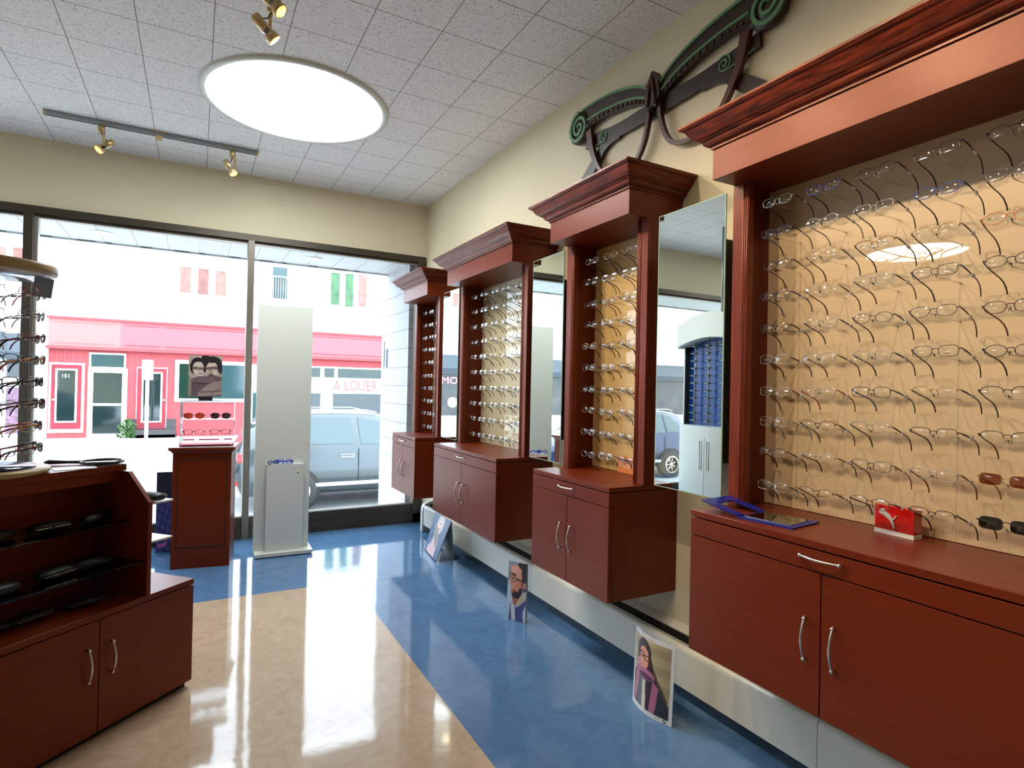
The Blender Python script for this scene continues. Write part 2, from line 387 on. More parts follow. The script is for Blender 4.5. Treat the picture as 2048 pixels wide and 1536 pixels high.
cabinet(*C[1], 'narrow wall cabinet farthest away beside the shop window', P2, 10, COLS[1], ZR[1])

# small orange card in the amber cabinet
fc = MB().box(2.030, 2.034, 2.14, 2.505, .9565, 1.045, mat('orange_card', (.75, .22, .05), .4)).build('logo_card', label='small orange logo card standing in the amber-backed cabinet', cat='sign')
text_mesh('FOSSIL', .046, mat('pale_print', (.85, .72, .55), .4), 'lettering', fc, (2.0295, 2.42, 1.0), (PI/2, 0, -PI/2), .0004)

# mirrors between the cabinets
for y0, y1, lb in ((1.638, 2.022, 'tall frameless wall mirror between the two nearest cabinets'), (2.803, 3.153, 'tall frameless wall mirror reflecting the white stand, behind the amber-backed cabinet'),
                   (4.325, 4.656, 'narrow frameless mirror beside the farthest cabinet')):
    m_ = MB().box(1.85, 1.853, y0+.004, y1-.004, .974, 2.196, MIRROR).build('wall_mirror', label=lb, cat='mirror', group='frameless mirrors between the cabinets')
    MB().box(1.8505, 1.856, y0, y1, .97, 2.2, MIREDGE).build('glass_edge', m_)
    MB().box(1.856, XW-.001, (y0+y1)/2-.10, (y0+y1)/2+.10, 1.1, 2.05, mat('grey_backing', (.12, .115, .10), .6)).build('backing', m_)

# ------------------------------------------------------------------ eyeglasses
def outline(kind, w=.052, h=.0325, n=22):
    pts = []
    for i in range(n):
        t_ = 2*PI*i/n; c, s = math.cos(t_), math.sin(t_)
        e = {'oval': 1.0, 'rect': .55, 'soft': .75, 'round': 1.0, 'av': .8}[kind]
        y = math.copysign(abs(c)**e, c)*w/2; z = math.copysign(abs(s)**e, s)*h/2
        if kind in ('soft', 'av') and s < 0: y *= .93
        if kind == 'round': z *= 1.25
        if kind == 'av': z *= 1.25
        pts.append((y, z))
    return pts
FM = {}
def fmat(c):
    if c not in FM:
        v = {'black': (.012, .012, .014), 'brown': (.05, .018, .012), 'gold': (.55, .36, .16), 'silver': (.40, .40, .41), 'gunmetal': (.09, .09, .10), 'bronze': (.18, .09, .05),
             'navy': (.012, .02, .10), 'blue': (.03, .08, .45), 'red': (.45, .02, .025), 'darkred': (.11, .008, .012), 'teal': (.01, .12, .16), 'orange': (.6, .17, .05),
             'grey': (.28, .28, .30), 'yellow': (.65, .48, .08), 'clear': (.75, .72, .68)}[c]
        FM[c] = mat('frame_'+c, v, .25, .7 if c in ('gold', 'silver', 'gunmetal', 'bronze') else 0)
    return FM[c]
PROTO = {}
SHARED = {}
def shared(key, fn):
    if key not in SHARED: SHARED[key] = fn()
    return SHARED[key]
def meshobj(name, mesh, parent):
    o = bpy.data.objects.new(name, mesh); COL.objects.link(o); o.parent = parent; return o
def tomesh(mb, name):
    o = mb.build(name); me = o.data; bpy.data.objects.remove(o); return me
def make_glasses(spec):
    fc_, ac, kind, rim, tint, thick = spec
    lens = {'': LENS, 'br': LENSBR, 'bk': LENSBK}[tint]
    t = thing('eyeglasses', 'x', 'eyeglasses')
    R_ = .0018 if thick else .00105; zt = 0.0
    def frame():
        m = fmat(fc_); b = MB()
        for s in (1, -1):
            o = outline(kind); P = [(-.19*z, s*.0345+y, z) for y, z in o]
            if rim == 'full': b.tube(P, R_, m, 6, closed=True)
            elif rim == 'half':
                q = [p for p in P if p[2] > -.003]; q.sort(key=lambda p: p[1]); b.tube(q, R_*1.15, m, 6)
            b.tube([(0, s*.060, .006), (.0, s*.0655, .0075), (.006, s*.0675, .007)], R_*1.7, m, 6)
            b.tube([(0, s*.0095, .001), (.007, s*.0085, -.003), (.009, s*.0075, -.006)], .0006, CHROME, 5)
            b.add([(.008+dx, s*(.0065+.001*k), -.007+dz) for k in (0, 1) for dx, dz in ((-.001, -.004), (.004, -.003), (.004, .004), (-.001, .004))],
                  [(0, 1, 2, 3), (7, 6, 5, 4), (0, 4, 5, 1), (1, 5, 6, 2), (2, 6, 7, 3), (3, 7, 4, 0)], TAGC)
        b.tube([(0, .0095, .005), (-.001, .004, .008), (-.001, -.004, .008), (0, -.0095, .005)], R_*1.3, m, 6)
        return tomesh(b, 'frame')
    def lensm(s):
        o = outline(kind); n_ = len(o); vs = []
        for rr, d in ((1, 0), (.66, -.0013), (.33, -.0021)):
            vs += [(d-.19*z*rr, s*.0345+y*rr, z*rr) for y, z in o]
        vs.append((-.0024, s*.0345, 0)); fs = []
        for k in range(2): fs += [(k*n_+i, k*n_+(i+1) % n_, (k+1)*n_+(i+1) % n_, (k+1)*n_+i) for i in range(n_)]
        fs += [(2*n_+i, 2*n_+(i+1) % n_, 3*n_) for i in range(n_)]
        return tomesh(MB().add(vs, fs, lens, True), 'lens')
    def temple(s):
        b = MB(); pts = [(.006, s*.0675, .007), (.03, s*.069, .0065), (.06, s*.069, .005), (.096, s*.067, .004), (.116, s*.065, -.001), (.132, s*.063, -.013), (.142, s*.062, -.028)]
        k = 1.6 if thick else 1
        b.tube(pts, [(.0020*k, .0010*k), (.0028*k, .0013*k), (.0022*k, .0012*k), (.0022*k, .0014*k), (.0024*k, .0016), (.0028*k, .0018), (.0026*k, .0016)], fmat(ac), 6, flat=(0, 0, 1))
        return tomesh(b, 'temple')
    meshobj('frame', shared(('f',)+spec[:1]+spec[2:4]+spec[5:], frame), t)
    for s in (1, -1):
        meshobj('lens', shared(('l', s, kind, tint), lambda: lensm(s)), t)
        meshobj('temple', shared(('t', s, ac, thick), lambda: temple(s)), t)
    if tint == '':
        meshobj('price_tag', shared(('tag',), lambda: tomesh(MB().box(.058, .076, -.0712, -.0662, .0005, .0095, TAGC, .001), 'tag')), t)
    return t
CN = {'darkred': 'dark red', 'gunmetal': 'gunmetal', 'gold': 'gold'}
def desc(spec):
    fc_, ac, kind, rim, tint, thick = spec
    a = CN.get(fc_, fc_); b = CN.get(ac, ac)
    head = {'br': 'brown-tinted ', 'bk': 'black-lensed '}.get(tint, '')+a+(' half-rim' if rim == 'half' else ' rimless' if rim == 'none' else '')
    return head+(' eyeglasses' if not tint else ' sunglasses')+('' if a == b else ' with %s arms' % b)
def place(spec, loc, tilt, rz, label, group):
    if spec not in PROTO:
        PROTO[spec] = make_glasses(spec); o = PROTO[spec]; index_kids()
    else: o = copy_tree(PROTO[spec])
    o.location = loc; o.rotation_mode = 'XYZ'; o.rotation_euler = (0, tilt, rz)
    o['label'] = label; o['group'] = group; return o
def S(f, a, k='soft', r='full', t='', th=0): return (f, a, k, r, t, th)
G4 = [
 [S('silver', 'black'), S('blue', 'black'), S('black', 'darkred', 'oval'), S('gunmetal', 'black', 'rect'), S('brown', 'black', 'oval')],
 [S('navy', 'black'), S('silver', 'grey', 'oval'), S('silver', 'black', 'rect'), S('blue', 'black', 'soft'), S('gunmetal', 'black', 'soft')],
 [S('gunmetal', 'darkred', 'oval'), S('gold', 'black'), S('bronze', 'black', 'soft', 'half'), S('gold', 'brown', 'soft', 'half'), S('orange', 'brown', 'oval')],
 [S('navy', 'navy', 'oval'), S('silver', 'darkred', 'oval', 'none'), S('silver', 'bronze', 'rect'), S('gunmetal', 'navy', 'rect'), S('black', 'black', 'oval')],
 [S('black', 'black', 'oval'), S('silver', 'black', 'oval'), S('gunmetal', 'black', 'oval'), S('gunmetal', 'brown', 'soft'), S('brown', 'darkred', 'soft')],
 [S('silver', 'brown', 'rect'), S('silver', 'bronze', 'rect'), S('silver', 'black', 'soft'), S('gunmetal', 'black', 'rect'), S('black', 'black', 'oval')],
 [S('silver', 'bronze', 'rect'), S('silver', 'red', 'soft'), S('black', 'teal', 'rect'), S('gold', 'black', 'soft', 'half'), S('black', 'teal', 'soft', 'half')],
 [S('silver', 'grey', 'rect'), S('brown', 'black', 'soft', 'half'), S('silver', 'black', 'soft', 'half'), S('brown', 'brown', 'rect', 'half'), S('gunmetal', 'darkred', 'soft', 'half')],
 [S('black', 'darkred', 'oval', 'half'), S('silver', 'black', 'oval', 'half'), S('gunmetal', 'bronze', 'rect'), S('silver', 'darkred', 'rect'), S('gold', 'gold', 'rect', 'full', 'br')],
 [S('silver', 'navy', 'rect'), S('bronze', 'darkred', 'soft', 'half'), S('gunmetal', 'navy', 'rect'), S('black', 'black', 'soft', 'half'), S('black', 'darkred', 'rect', 'full', 'bk')]]
pool = [S('silver', 'black'), S('gunmetal', 'black', 'rect'), S('silver', 'brown', 'oval'), S('gold', 'brown', 'oval'), S('silver', 'black', 'rect', 'half'), S('gunmetal', 'black', 'oval'),
        S('silver', 'navy', 'soft'), S('bronze', 'black', 'oval')]
ORD = ['top', 'second', 'third', 'fourth', 'fifth', 'sixth', 'seventh', 'eighth', 'ninth', 'bottom']
COLN = {5: ['leftmost', 'second from left', 'middle', 'fourth from left', 'rightmost'], 3: ['leftmost', 'middle', 'rightmost']}
CABN = {4: 'beige nearest cabinet', 3: 'amber-backed narrow cabinet', 2: 'pale yellow wide cabinet', 1: 'farthest narrow cabinet'}
for c in (4, 3, 2, 1):
    for r in range(10):
        for k, yc in enumerate(COLS[c]):
            sp = G4[r][k] if c == 4 else pool[(r*3+k*5+c*2+random.randrange(2)) % len(pool)]
            j = random.uniform
            lb = '%s, %s row, %s, %s' % (desc(sp), ORD[r], COLN[len(COLS[c])][k], CABN[c])
            place(sp, (1.905+j(-.004, .004), yc-.065+j(-.004, .004), ZR[c]-r*.1185+j(-.004, .004)), math.radians(16+j(-4, 4)), math.radians(j(-4, 4)), lb,
                  'eyeglasses on the %s' % CABN[c])

# ------------------------------------------------------------------ things on the near counter
rb_ = thing('display_block', 'red acrylic block with silver leaping cat standing on the nearest counter', 'display block', (1.985, 1.043, .955), math.radians(-5))
MB().box(-.02, .02, -.062, .062, .014, .092, mat('red_acrylic', (.50, .008, .006), .12, coat=.6), .002).build('red_block', rb_)
MB().box(-.021, .021, -.063, .063, 0, .014, mat('frosted_base', (.72, .70, .66), .2), .001).build('base', rb_, label='frosted white base')
cat = [(262, 690), (300, 640), (345, 560), (400, 520), (460, 545), (500, 610), (560, 650), (640, 690), (700, 770), (745, 830), (800, 770), (850, 690), (880, 690), (860, 740), (810, 810), (755, 870), (790, 930), (800, 1010), (825, 1080), (822, 1140), (790, 1140),
       (765, 1090), (745, 1020), (690, 950), (650, 880), (600, 840), (530, 800), (470, 750), (430, 740), (380, 730), (330, 700), (300, 690)]
MB().prism([((640-x)*.0000965+.012, (1140-y)*.0000965+.022) for x, y in cat], -.024, -.0195, mat('silver_emblem', (.62, .60, .57), .3, .3), 'x').build('cat_emblem', rb_, label='silver leaping cat')
bs = thing('counter_mirror', 'blue easel mirror lying open on the left end of the nearest counter', 'mirror', (1.79, 1.38, .955), math.radians(8))
bm_ = mat('blue_card', (.008, .012, .22), .35)
MB().box(-.085, .095, -.14, .06, 0, .006, bm_, .001).build('base_plate', bs, label='blue card plate')
MB().box(-.06, .08, -.12, .045, .0065, .009, mat('dark_mirror', (.55, .6, .5), .02, 1)).build('mirror_glass', bs)
fl = MB(); th = math.radians(12)
def T(u, w_): return (u, .06+w_*math.cos(th), .006+w_*math.sin(th))
for (u0, u1, w0, w1) in ((-.085, -.045, 0, .15), (.055, .095, 0, .15), (-.045, .055, .11, .15)):
    vs = [(a[0], a[1], a[2]+h) for h in (0, .004) for a in (T(u0, w0), T(u1, w0), T(u1, w1), T(u0, w1))]
    fl.add(vs, [(3, 2, 1, 0), (4, 5, 6, 7), (0, 1, 5, 4), (1, 2, 6, 5), (2, 3, 7, 6), (3, 0, 4, 7)], bm_)
fl.build('back_flap', bs, label='blue flap with cut-out')

# ------------------------------------------------------------------ wall sculpture: giant carved spectacles
WB = mat('carved_dark_wood', (.030, .014, .010), .4, noise=.3, nscale=30); WG = mat('green_painted_scroll', (.12, .27, .13), .5); WR = mat('red_brown_edge', (.075, .018, .012), .4)
sc_ = thing('spectacles_sculpture', 'giant dark wooden eyeglasses with green spiral scrolls hanging high on the right wall', 'wall sculpture', (0, 0, 0))
YC = 2.275
def cat_(pts, n=6):   # smooth a polyline
    out = []; N = len(pts)
    for i in range(N-1):
        p0, p1, p2, p3 = pts[max(i-1, 0)], pts[i], pts[i+1], pts[min(i+2, N-1)]
        for k in range(n):
            t_ = k/n; out.append(tuple(.5*(2*p1[j]+(p2[j]-p0[j])*t_+(2*p0[j]-5*p1[j]+4*p2[j]-p3[j])*t_**2+(3*p1[j]-p0[j]-3*p2[j]+p3[j])*t_**3) for j in (0, 1)))
    return out+[pts[-1]]
def sp_(cy, cz, r0, r1, turns, a0, sgn, n=48):
    return [(cy+sgn*(r0+(r1-r0)*i/n)*math.cos(a0+turns*2*PI*i/n), cz+(r0+(r1-r0)*i/n)*math.sin(a0+turns*2*PI*i/n)) for i in range(n+1)]
for s in (1, -1):
    Y_ = lambda pts: [(YC+s*d, z) for d, z in pts]
    up = cat_([(.03, 2.955), (.10, 3.005), (.20, 3.045), (.32, 3.075), (.45, 3.093), (.58, 3.100), (.66, 3.100)])
    lo = cat_([(.03, 2.870), (.10, 2.912), (.20, 2.942), (.32, 2.965), (.45, 2.978), (.56, 2.972), (.60, 2.95)])
    n_ = min(len(up), len(lo)); a_, b_ = 2.035, 2.06
    vs = [(a_, *p) for p in Y_(up[:n_])]+[(a_, *p) for p in Y_(lo[:n_])]+[(b_, *p) for p in Y_(up[:n_])]+[(b_, *p) for p in Y_(lo[:n_])]
    fs = []
    for i in range(n_-1): fs += [(i, i+1, n_+i+1, n_+i), (2*n_+i, 3*n_+i, 3*n_+i+1, 2*n_+i+1), (i, 2*n_+i, 2*n_+i+1, i+1), (n_+i, n_+i+1, 3*n_+i+1, 3*n_+i)]
    q = MB().add(vs, fs, WB); q.lathe([(0, -.013), (.098, -.013), (.098, .013), (0, .013)], WB, 32, (0, 0, 0))
    # turn the lathe disc to face -x
    nb = len(q.v)-32*4
    for i in range(nb, len(q.v)):
        x, y, z = q.v[i]; q.v[i] = (2.046+z, YC+s*.668+x, 3.005+y)
    for i in range(3, n_-3, 2):
        d, z = lo[i]; q.box(2.028, 2.036, YC+s*d-.006, YC+s*d+.006, z+.008, z+.024, WR)
    q.build('brow', sc_)
    g = MB()
    g.ribbon(Y_(up[:-1]), .014, 2.028, 2.036, WG)
    g.ribbon(Y_(cat_([(.04, 2.915), (.12, 2.955), (.22, 2.985), (.34, 3.005), (.46, 3.017), (.58, 3.02)])), .012, 2.028, 2.036, WG)
    g.ribbon(sp_(YC+s*.668, 3.005, .094, .012, 2.2, PI*.5, -s), [.022-.010*i/48 for i in range(49)], 2.024, 2.034, WG)
    g.build('green_scroll', sc_, label='green painted spiral and lines')
    rim = cat_([(.035, 2.90), (.045, 2.80), (.075, 2.705), (.125, 2.635), (.19, 2.606), (.27, 2.600), (.35, 2.615), (.41, 2.645), (.46, 2.695), (.505, 2.765), (.54, 2.85), (.565, 2.95)])
    MB().ribbon(Y_(rim), [.022+.030*max(0, (i/len(rim)-.7))/.3 for i in range(len(rim))], 2.026, 2.05, WR).build('lens_rim', sc_)
    arm = cat_([(.0, 2.86), (.12, 2.862), (.26, 2.862), (.40, 2.872), (.50, 2.882), (.62, 2.893)])
    am = MB().ribbon(Y_(arm), [.088-.026*i/len(arm) for i in range(len(arm))], 2.052, 2.07, WB)
    am.ribbon(Y_(cat_([(.30, 2.84), (.38, 2.838), (.45, 2.815), (.50, 2.775), (.56, 2.725), (.635, 2.665), (.68, 2.62)])), [.05+.035*i/36 for i in range(37)], 2.053, 2.071, WB)
    am.build('folded_arm', sc_)
    MB().ribbon(sp_(YC+s*.435, 2.872, .042, .006, 1.8, PI*.3, -s, 32), .006, 2.046, 2.053, WG).ribbon(Y_([(.45, 2.838), (.50, 2.845), (.60, 2.862)]), .005, 2.046, 2.053, WG).build('green_scroll', sc_, label='small green spiral')
MB().prism([(YC-.055, 2.90), (YC-.045, 2.97), (YC-.012, 3.03), (YC, 3.04), (YC+.012, 3.03), (YC+.045, 2.97), (YC+.055, 2.90), (YC+.03, 2.84), (YC, 2.86), (YC-.03, 2.84)], 2.015, 2.06, WB).tube(
    [(2.014, YC-.03, 2.86), (2.01, YC-.018, 2.93), (2.012, YC, 3.0)], .010, WR, 8).tube([(2.014, YC+.03, 2.86), (2.01, YC+.018, 2.93), (2.012, YC, 3.0)], .010, WR, 8).build('bridge', sc_)
MB().box(2.06, 2.0775, YC-.30, YC-.28, 2.87, 2.89, WB).box(2.06, 2.0775, YC+.28, YC+.30, 2.87, 2.89, WB).box(2.04, 2.0775, YC+.6, YC+.62, 3.0, 3.02, WB).box(2.04, 2.0775, YC-.62, YC-.6, 3.0, 3.02, WB).build('wall_bracket', sc_)

# ------------------------------------------------------------------ ceiling lights
LAMP = mat('lamp_diffuser', (.9, .9, .9), .4, emit=(.97, 1, .98), es=10.5)
for x_, lb_ in ((.562, 'large round white glowing ceiling light with slim white rim'), (-4.05, 'second round ceiling light out of frame at left, seen only as a reflection')):
    cl = thing('ceiling_dome_light', lb_, 'ceiling light', (x_, 4.12, ZC))
    MB().lathe([(.592, 0), (.590, -.014), (.575, -.020), (.555, -.018), (.548, -.010), (.545, 0)], WHITE, 96).build('rim', cl)
    MB().lathe([(.548, -.008), (.42, -.013), (.2, -.016), (0, -.017)], LAMP, 64).build('diffuser', cl, label='glowing white diffuser')
LAMPW = mat('halogen_lamp', (1, .9, .7), .3, emit=(1, .84, .60), es=60)
def track(label, a, b):
    t = thing('light_track', label, 'light track', (a[0], a[1], ZC))
    d = Vector(b)-Vector(a); L_ = d.length; rz = math.atan2(d.y, d.x); t.rotation_euler = (0, 0, rz)
    MB().box(0, L_, -.018, .018, -.032, 0, mat('grey_track', (.30, .33, .33), .35, .5)).box(0, L_, -.006, .006, -.0335, -.03, DARK).build('rail', t, bevel=.002)
    MB().box(-.008, .004, -.02, .02, -.036, 0, BRASS).box(L_-.004, L_+.008, -.02, .02, -.036, 0, BRASS).build('end_cap', t, label='brass end caps')
    MB().box(L_/2-.045, L_/2+.045, -.024, .024, -.012, -.0, BRASS).box(L_/2-.022, L_/2+.022, -.02, .02, -.058, -.033, BRASS).build('feed_box', t, label='brass feed box')
    return t
def spot(label, x, y, target, power, grp='brass track spotlights', ztop=ZC-.033):
    t = thing('track_spotlight', label, 'spotlight', (x, y, ztop), 0, grp)
    MB().cyl((0, 0, 0), (0, 0, -.055), .021, BRASS, 20).build('adapter', t)
    d = (Vector(target)-Vector((x, y, ztop-.17))).normalized(); side = Vector((-d.y, d.x, 0)).normalized()
    piv = Vector((0, 0, -.165)); o_ = side*.034
    MB().tube([(0, 0, -.05), o_+Vector((0, 0, -.06)), o_+piv], (.009), BRASS, 8).tube([o_*1.25+piv, o_*.7+piv], .011, BLACK, 10).build('stem', t)
    MB().tube([Vector((0, 0, -.055)), Vector((0, 0, -.10))-d*.02, piv-d*.05+Vector((0, 0, .035)), piv-d*.07+Vector((0, 0, .02))], .0035, BLACK, 6).build('cable', t)
    hd = MB().tube([piv-d*.105, piv-d*.10, piv-d*.03], [.019, .023, .023], BRASS, 20).tube([piv-d*.03, piv-d*.012], .018, GREYM, 20)
    hd.tube([piv-d*.012, piv-d*.002, piv+d*.026, piv+d*.026, piv+d*.018], [.024, .031, .033, .029, .027], BRASS, 24); hd.build('lamp_head', t)
    MB().tube([piv+d*.015, piv+d*.020], [.026, .024], LAMPW, 20).build('lamp', t, label='glowing halogen lamp')
    if power:
        l = bpy.data.lights.new('spot_beam', 'SPOT'); l.energy = power; l.color = (1, .80, .55); l.spot_size = math.radians(78); l.spot_blend = .8; l.shadow_soft_size = .03
        lo_ = bpy.data.objects.new('spot_beam', l); COL.objects.link(lo_); lo_.parent = t; lo_.location = piv+d*.035
        lo_.rotation_euler = d.to_track_quat('-Z', 'Y').to_euler()
    return t
track('grey light track with brass feed box on the ceiling near the window', (-.966, 5.12), (.396, 5.12))
spot('brass spotlight on the left of the window-side track', -.64, 5.12, (-2.2, 4.2, 1.2), 12)
spot('brass spotlight on the right end of the window-side track', .216, 5.12, (1.5, 4.2, .9), 10)
track('light track along the room, cut by the top edge of the photo', (.28, 3.06), (.28, .3))
spot('brass spotlight hanging just above the round ceiling light', .28, 3.02, (1.9, 3.1, 1.5), 26)
spot('lit brass spotlight at the top edge of the photo', .28, 2.78, (2.0, 2.1, 1.4), 30)
for yy, ty, pw in ((2.1, 1.6, 30), (1.45, 1.05, 34), (.85, .7, 34), (.4, -.3, 20)):
    spot('brass spotlight out of frame above the aisle', .28, yy, (2.0, ty, 1.5), pw)

# ------------------------------------------------------------------ white product stand
ws = thing('display_stand', 'tall white panel stand with small locker in front of the shop window', 'display stand', (.435, 5.0, 0), math.radians(-1))
MB().box(0, .44, 0, .27, .008, .036, WHITE, .002).box(.01, .43, .01, .26, 0, .009, DARK).build('base', ws)
MB().box(-.005, .42, .12, .155, .036, 2.04, WHITE, .002).build('panel', ws)
lk = MB().box(.078, .365, .055, .12, .036, .74, WHITE, .002).build('locker', ws)
MB().cyl((.318, .055, .672), (.318, .051, .672), .009, BRASS, 16).cyl((.318, .052, .672), (.318, .0505, .672), .005, BLACK, 12).build('lock', lk, label='brass key lock')
bg_ = thing('folded_eyeglasses', 'bright blue folded eyeglasses lying on top of the white stand locker', 'eyeglasses', (.655, 5.062, .742))
BL = mat('bright_blue_plastic', (.015, .06, .55), .25)
f_ = MB()
for s in (1, -1): f_.tube([(s*.034+y, -.001, .016+z) for y, z in outline('soft', .05, .034)], .0035, BL, 6, closed=True)
f_.tube([(-.010, -.001, .020), (0, -.002, .023), (.010, -.001, .020)], .0032, BL, 6)
f_.build('frame', bg_)
MB().tube([(.062, .002, .02), (.05, .012, .02), (-.04, .014, .016), (-.06, .012, .008)], .004, BL, 6).build('temple', bg_)
MB().tube([(-.062, .002, .02), (-.05, .02, .02), (.04, .02, .016), (.065, .018, .006)], .004, BL, 6).build('temple', bg_)
ob = thing('folded_eyeglasses', 'dark blue folded eyeglasses on left part of white stand locker', 'eyeglasses', (.565, 5.078, .742), math.radians(35))
f_ = MB()
for s in (1, -1): f_.tube([(s*.030+y, -.001, .014+z) for y, z in outline('soft', .044, .028)], .0035, mat('deep_blue_plastic', (.01, .02, .25), .3), 6, closed=True)
f_.tube([(-.009, -.001, .018), (.009, -.001, .018)], .003, MATS['deep_blue_plastic'], 6).build('frame', ob)
MB().tube([(.055, .002, .018), (.045, .012, .018), (-.04, .014, .008)], .0035, MATS['deep_blue_plastic'], 6).build('temple', ob)

# ------------------------------------------------------------------ pedestal with acrylic display and poster
pd = thing('wooden_pedestal', 'cherry wood pedestal with moulded top near the window', 'pedestal', (-.139, 4.984, 0), math.radians(-8.5))
MB().box(0, .395, 0, .34, 0, .875, WOOD).build('body', pd, bevel=.001)
for a in ((.03, .365, .155, .16), (.03, .365, .815, .82), (.03, .035, .16, .815), (.36, .365, .16, .815)):
    MB().box(a[0], a[1], -.002, .001, a[2], a[3], DARK).build('groove', pd)
cp_ = MB(); pr = [(0, .862), (.006, .866), (.010, .876), (.020, .884), (.026, .890), (.026, .906), (0, .906)]
vs = []
for o_, z_ in pr: vs += [(-o_, -o_, z_), (.395+o_, -o_, z_), (.395+o_, .34+o_, z_), (-o_, .34+o_, z_)]
cp_.add(vs, [(i*4+k, i*4+(k+1) % 4, (i+1)*4+(k+1) % 4, (i+1)*4+k) for i in range(len(pr)-1) for k in range(4)]+[[(len(pr)-1)*4+k for k in range(4)]], WOOD).build('top', pd)
ad = thing('acrylic_display', 'small clear acrylic counter display holding four pairs of glasses on the pedestal', 'display rack', (-.10, 5.05, .906), math.radians(-4))
q = MB().box(0, .37, 0, .17, 0, .012, ACRYL).box(0, .37, 0, .17, .34, .346, ACRYL).box(0, .37, .16, .166, .012, .34, ACRYL).box(0, .004, 0, .16, .012, .34, ACRYL).box(.366, .37, 0, .16, .012, .34, ACRYL)
q.build('box', ad)
MB().box(.004, .366, .01, .15, .20, .205, ACRYL).box(.004, .366, .01, .15, .075, .08, ACRYL).build('shelf', ad)
pk = mat('pink_print', (.75, .12, .25), .4)
MB().box(.02, .10, -.001, .0, .045, .056, pk).box(.13, .27, -.001, 0, .045, .056, pk).box(.30, .36, -.001, 0, .045, .056, pk).build('pink_strip', ad, label='pink lettering strip')
k_ = 0
for z_, sp1, sp2, tl, nm in ((.23, S('bronze', 'brown', 'av', 'full', 'br', 1), S('navy', 'navy', 'av', 'full', 'bk', 1), 0, 'upper'), (.105, S('gunmetal', 'red', 'rect', 'full', '', 1), S('black', 'darkred', 'rect', 'full', '', 1), 0, 'lower')):
    for xx, sp, sd in ((-.092, sp1, 'left'), (.090, sp2, 'right')):
        g_ = place(sp, (.085+xx, 5.075, .906+z_), 0, PI/2-.05, '%s on %s shelf of pedestal display, %s side' % (desc(sp), nm, sd), 'glasses in the acrylic pedestal display')
        g_.scale = (1.12,)*3
cpd = thing('couple_poster', 'black and white poster of hugging couple wearing glasses above the pedestal display', 'poster', (-.052, 5.13, 1.285), math.radians(-3))
MB().box(0, .232, .001, .005, 0, .318, mat('card_back', (.25, .23, .24), .6)).build('backing', cpd)
MB().box(.07, .17, 0, .03, -.033, .0, BLACK).build('holder', cpd, label='black poster foot')
hair, skin, skin2, top_, arm2 = (44, 36, 44), (214, 198, 186), (182, 164, 154), (104, 84, 92), (154, 136, 134)
CL = [(ell(.50, .90, .14, .14), hair), (ell(.26, .78, .20, .17), hair), (ell(.12, .68, .08, .14, .3), hair), (ell(.71, .84, .27, .15), hair), (ell(.93, .70, .08, .17), hair), (ell(.47, .74, .09, .15), hair),
      (poly((.22, .56), (.52, .54), (.58, .38), (.20, .38)), skin2), (poly((.60, .58), (.92, .60), (.96, .45), (.62, .42)), skin2),
      (ell(.285, .68, .165, .175, .12), skin), (ell(.345, .56, .10, .085), skin), (ell(.69, .67, .175, .185, -.08), skin), (ell(.645, .56, .11, .085), skin2),
      (poly((.12, .80), (.24, .86), (.46, .87), (.40, .84), (.22, .84)), hair), (poly((.52, .88), (.66, .82), (.84, .84), (.88, .78), (.95, .86), (.7, .93)), hair),
      (line(.13, .705, .46, .69, .010), (40, 34, 38)), (line(.54, .70, .88, .735, .010), (40, 34, 38)), (ell(.20, .685, .07, .026), (128, 112, 108)), (ell(.39, .675, .065, .026), (128, 112, 108)), (ell(.61, .685, .065, .028), (122, 106, 102)), (ell(.79, .70, .07, .028), (122, 106, 102)),
      (ring(.20, .685, .085, .034, .14), (34, 28, 32)), (ring(.39, .675, .075, .034, .14), (34, 28, 32)), (ring(.61, .685, .075, .036, .14), (34, 28, 32)), (ring(.79, .70, .08, .036, .14), (34, 28, 32)),
      (line(.30, .66, .32, .605, .010), (140, 122, 112)), (line(.69, .67, .66, .605, .012), (118, 100, 94)), (line(.30, .555, .39, .56, .012), (100, 66, 66)), (line(.60, .545, .70, .55, .012), (92, 66, 66)), (ell(.70, .50, .14, .035), (104, 90, 88)),
      (poly((0, .05), (.10, .40), (.30, .49), (.95, .50), (1, .47), (1, 0), (0, 0)), top_), (ell(.42, .40, .38, .085, .05), (118, 98, 104)), (line(.10, .33, .55, .31, .012), (58, 44, 52)),
      (poly((.3, .10), (.55, .28), (.78, .37), (1, .38), (1, .05), (.5, 0), (.3, 0)), arm2), (line(.35, .10, .98, .14, .010), (76, 58, 66)), (line(.66, .05, .98, .24, .008), (96, 78, 82)), (line(.2, .2, .45, .21, .008), (120, 100, 102)), (poly((0, 0), (.08, 0), (.10, .3), (.04, .5), (0, .5)), (150, 138, 128))]
picture('print', .232, .318, 70, 96, (180, 170, 158), CL, cpd, lambda u, v: (u*.232, 0, v*.318))

# blue photo board behind the pedestal
bb = thing('photo_board', 'dark blue photo board standing on the floor behind the pedestal', 'poster board', (-.262, 5.52, 0), math.radians(-5))
MB().box(0, .20, .001, .012, 0, .655, mat('navy_board', (.02, .04, .13), .4)).build('backing', bb)
def blue_bg(u, v):
    n_ = math.sin(u*23+v*17)*math.sin(v*41-u*9)*.5+.5; k = .55+.6*n_*(v < .62)
    return tuple(min(255, c*k) for c in ((70, 78, 140) if v < .66 else (34, 62, 104)))
picture('print', .2, .655, 40, 120, blue_bg, [(ell(.3, .86, .25, .05), (20, 36, 60)), (ell(.4, .80, .2, .03), (24, 42, 70)), (line(.1, .08, .35, .1, .02), (220, 110, 180)), (line(.35, .1, .4, .2, .02), (220, 110, 180))], bb, lambda u, v: (u*.2, 0, v*.655))

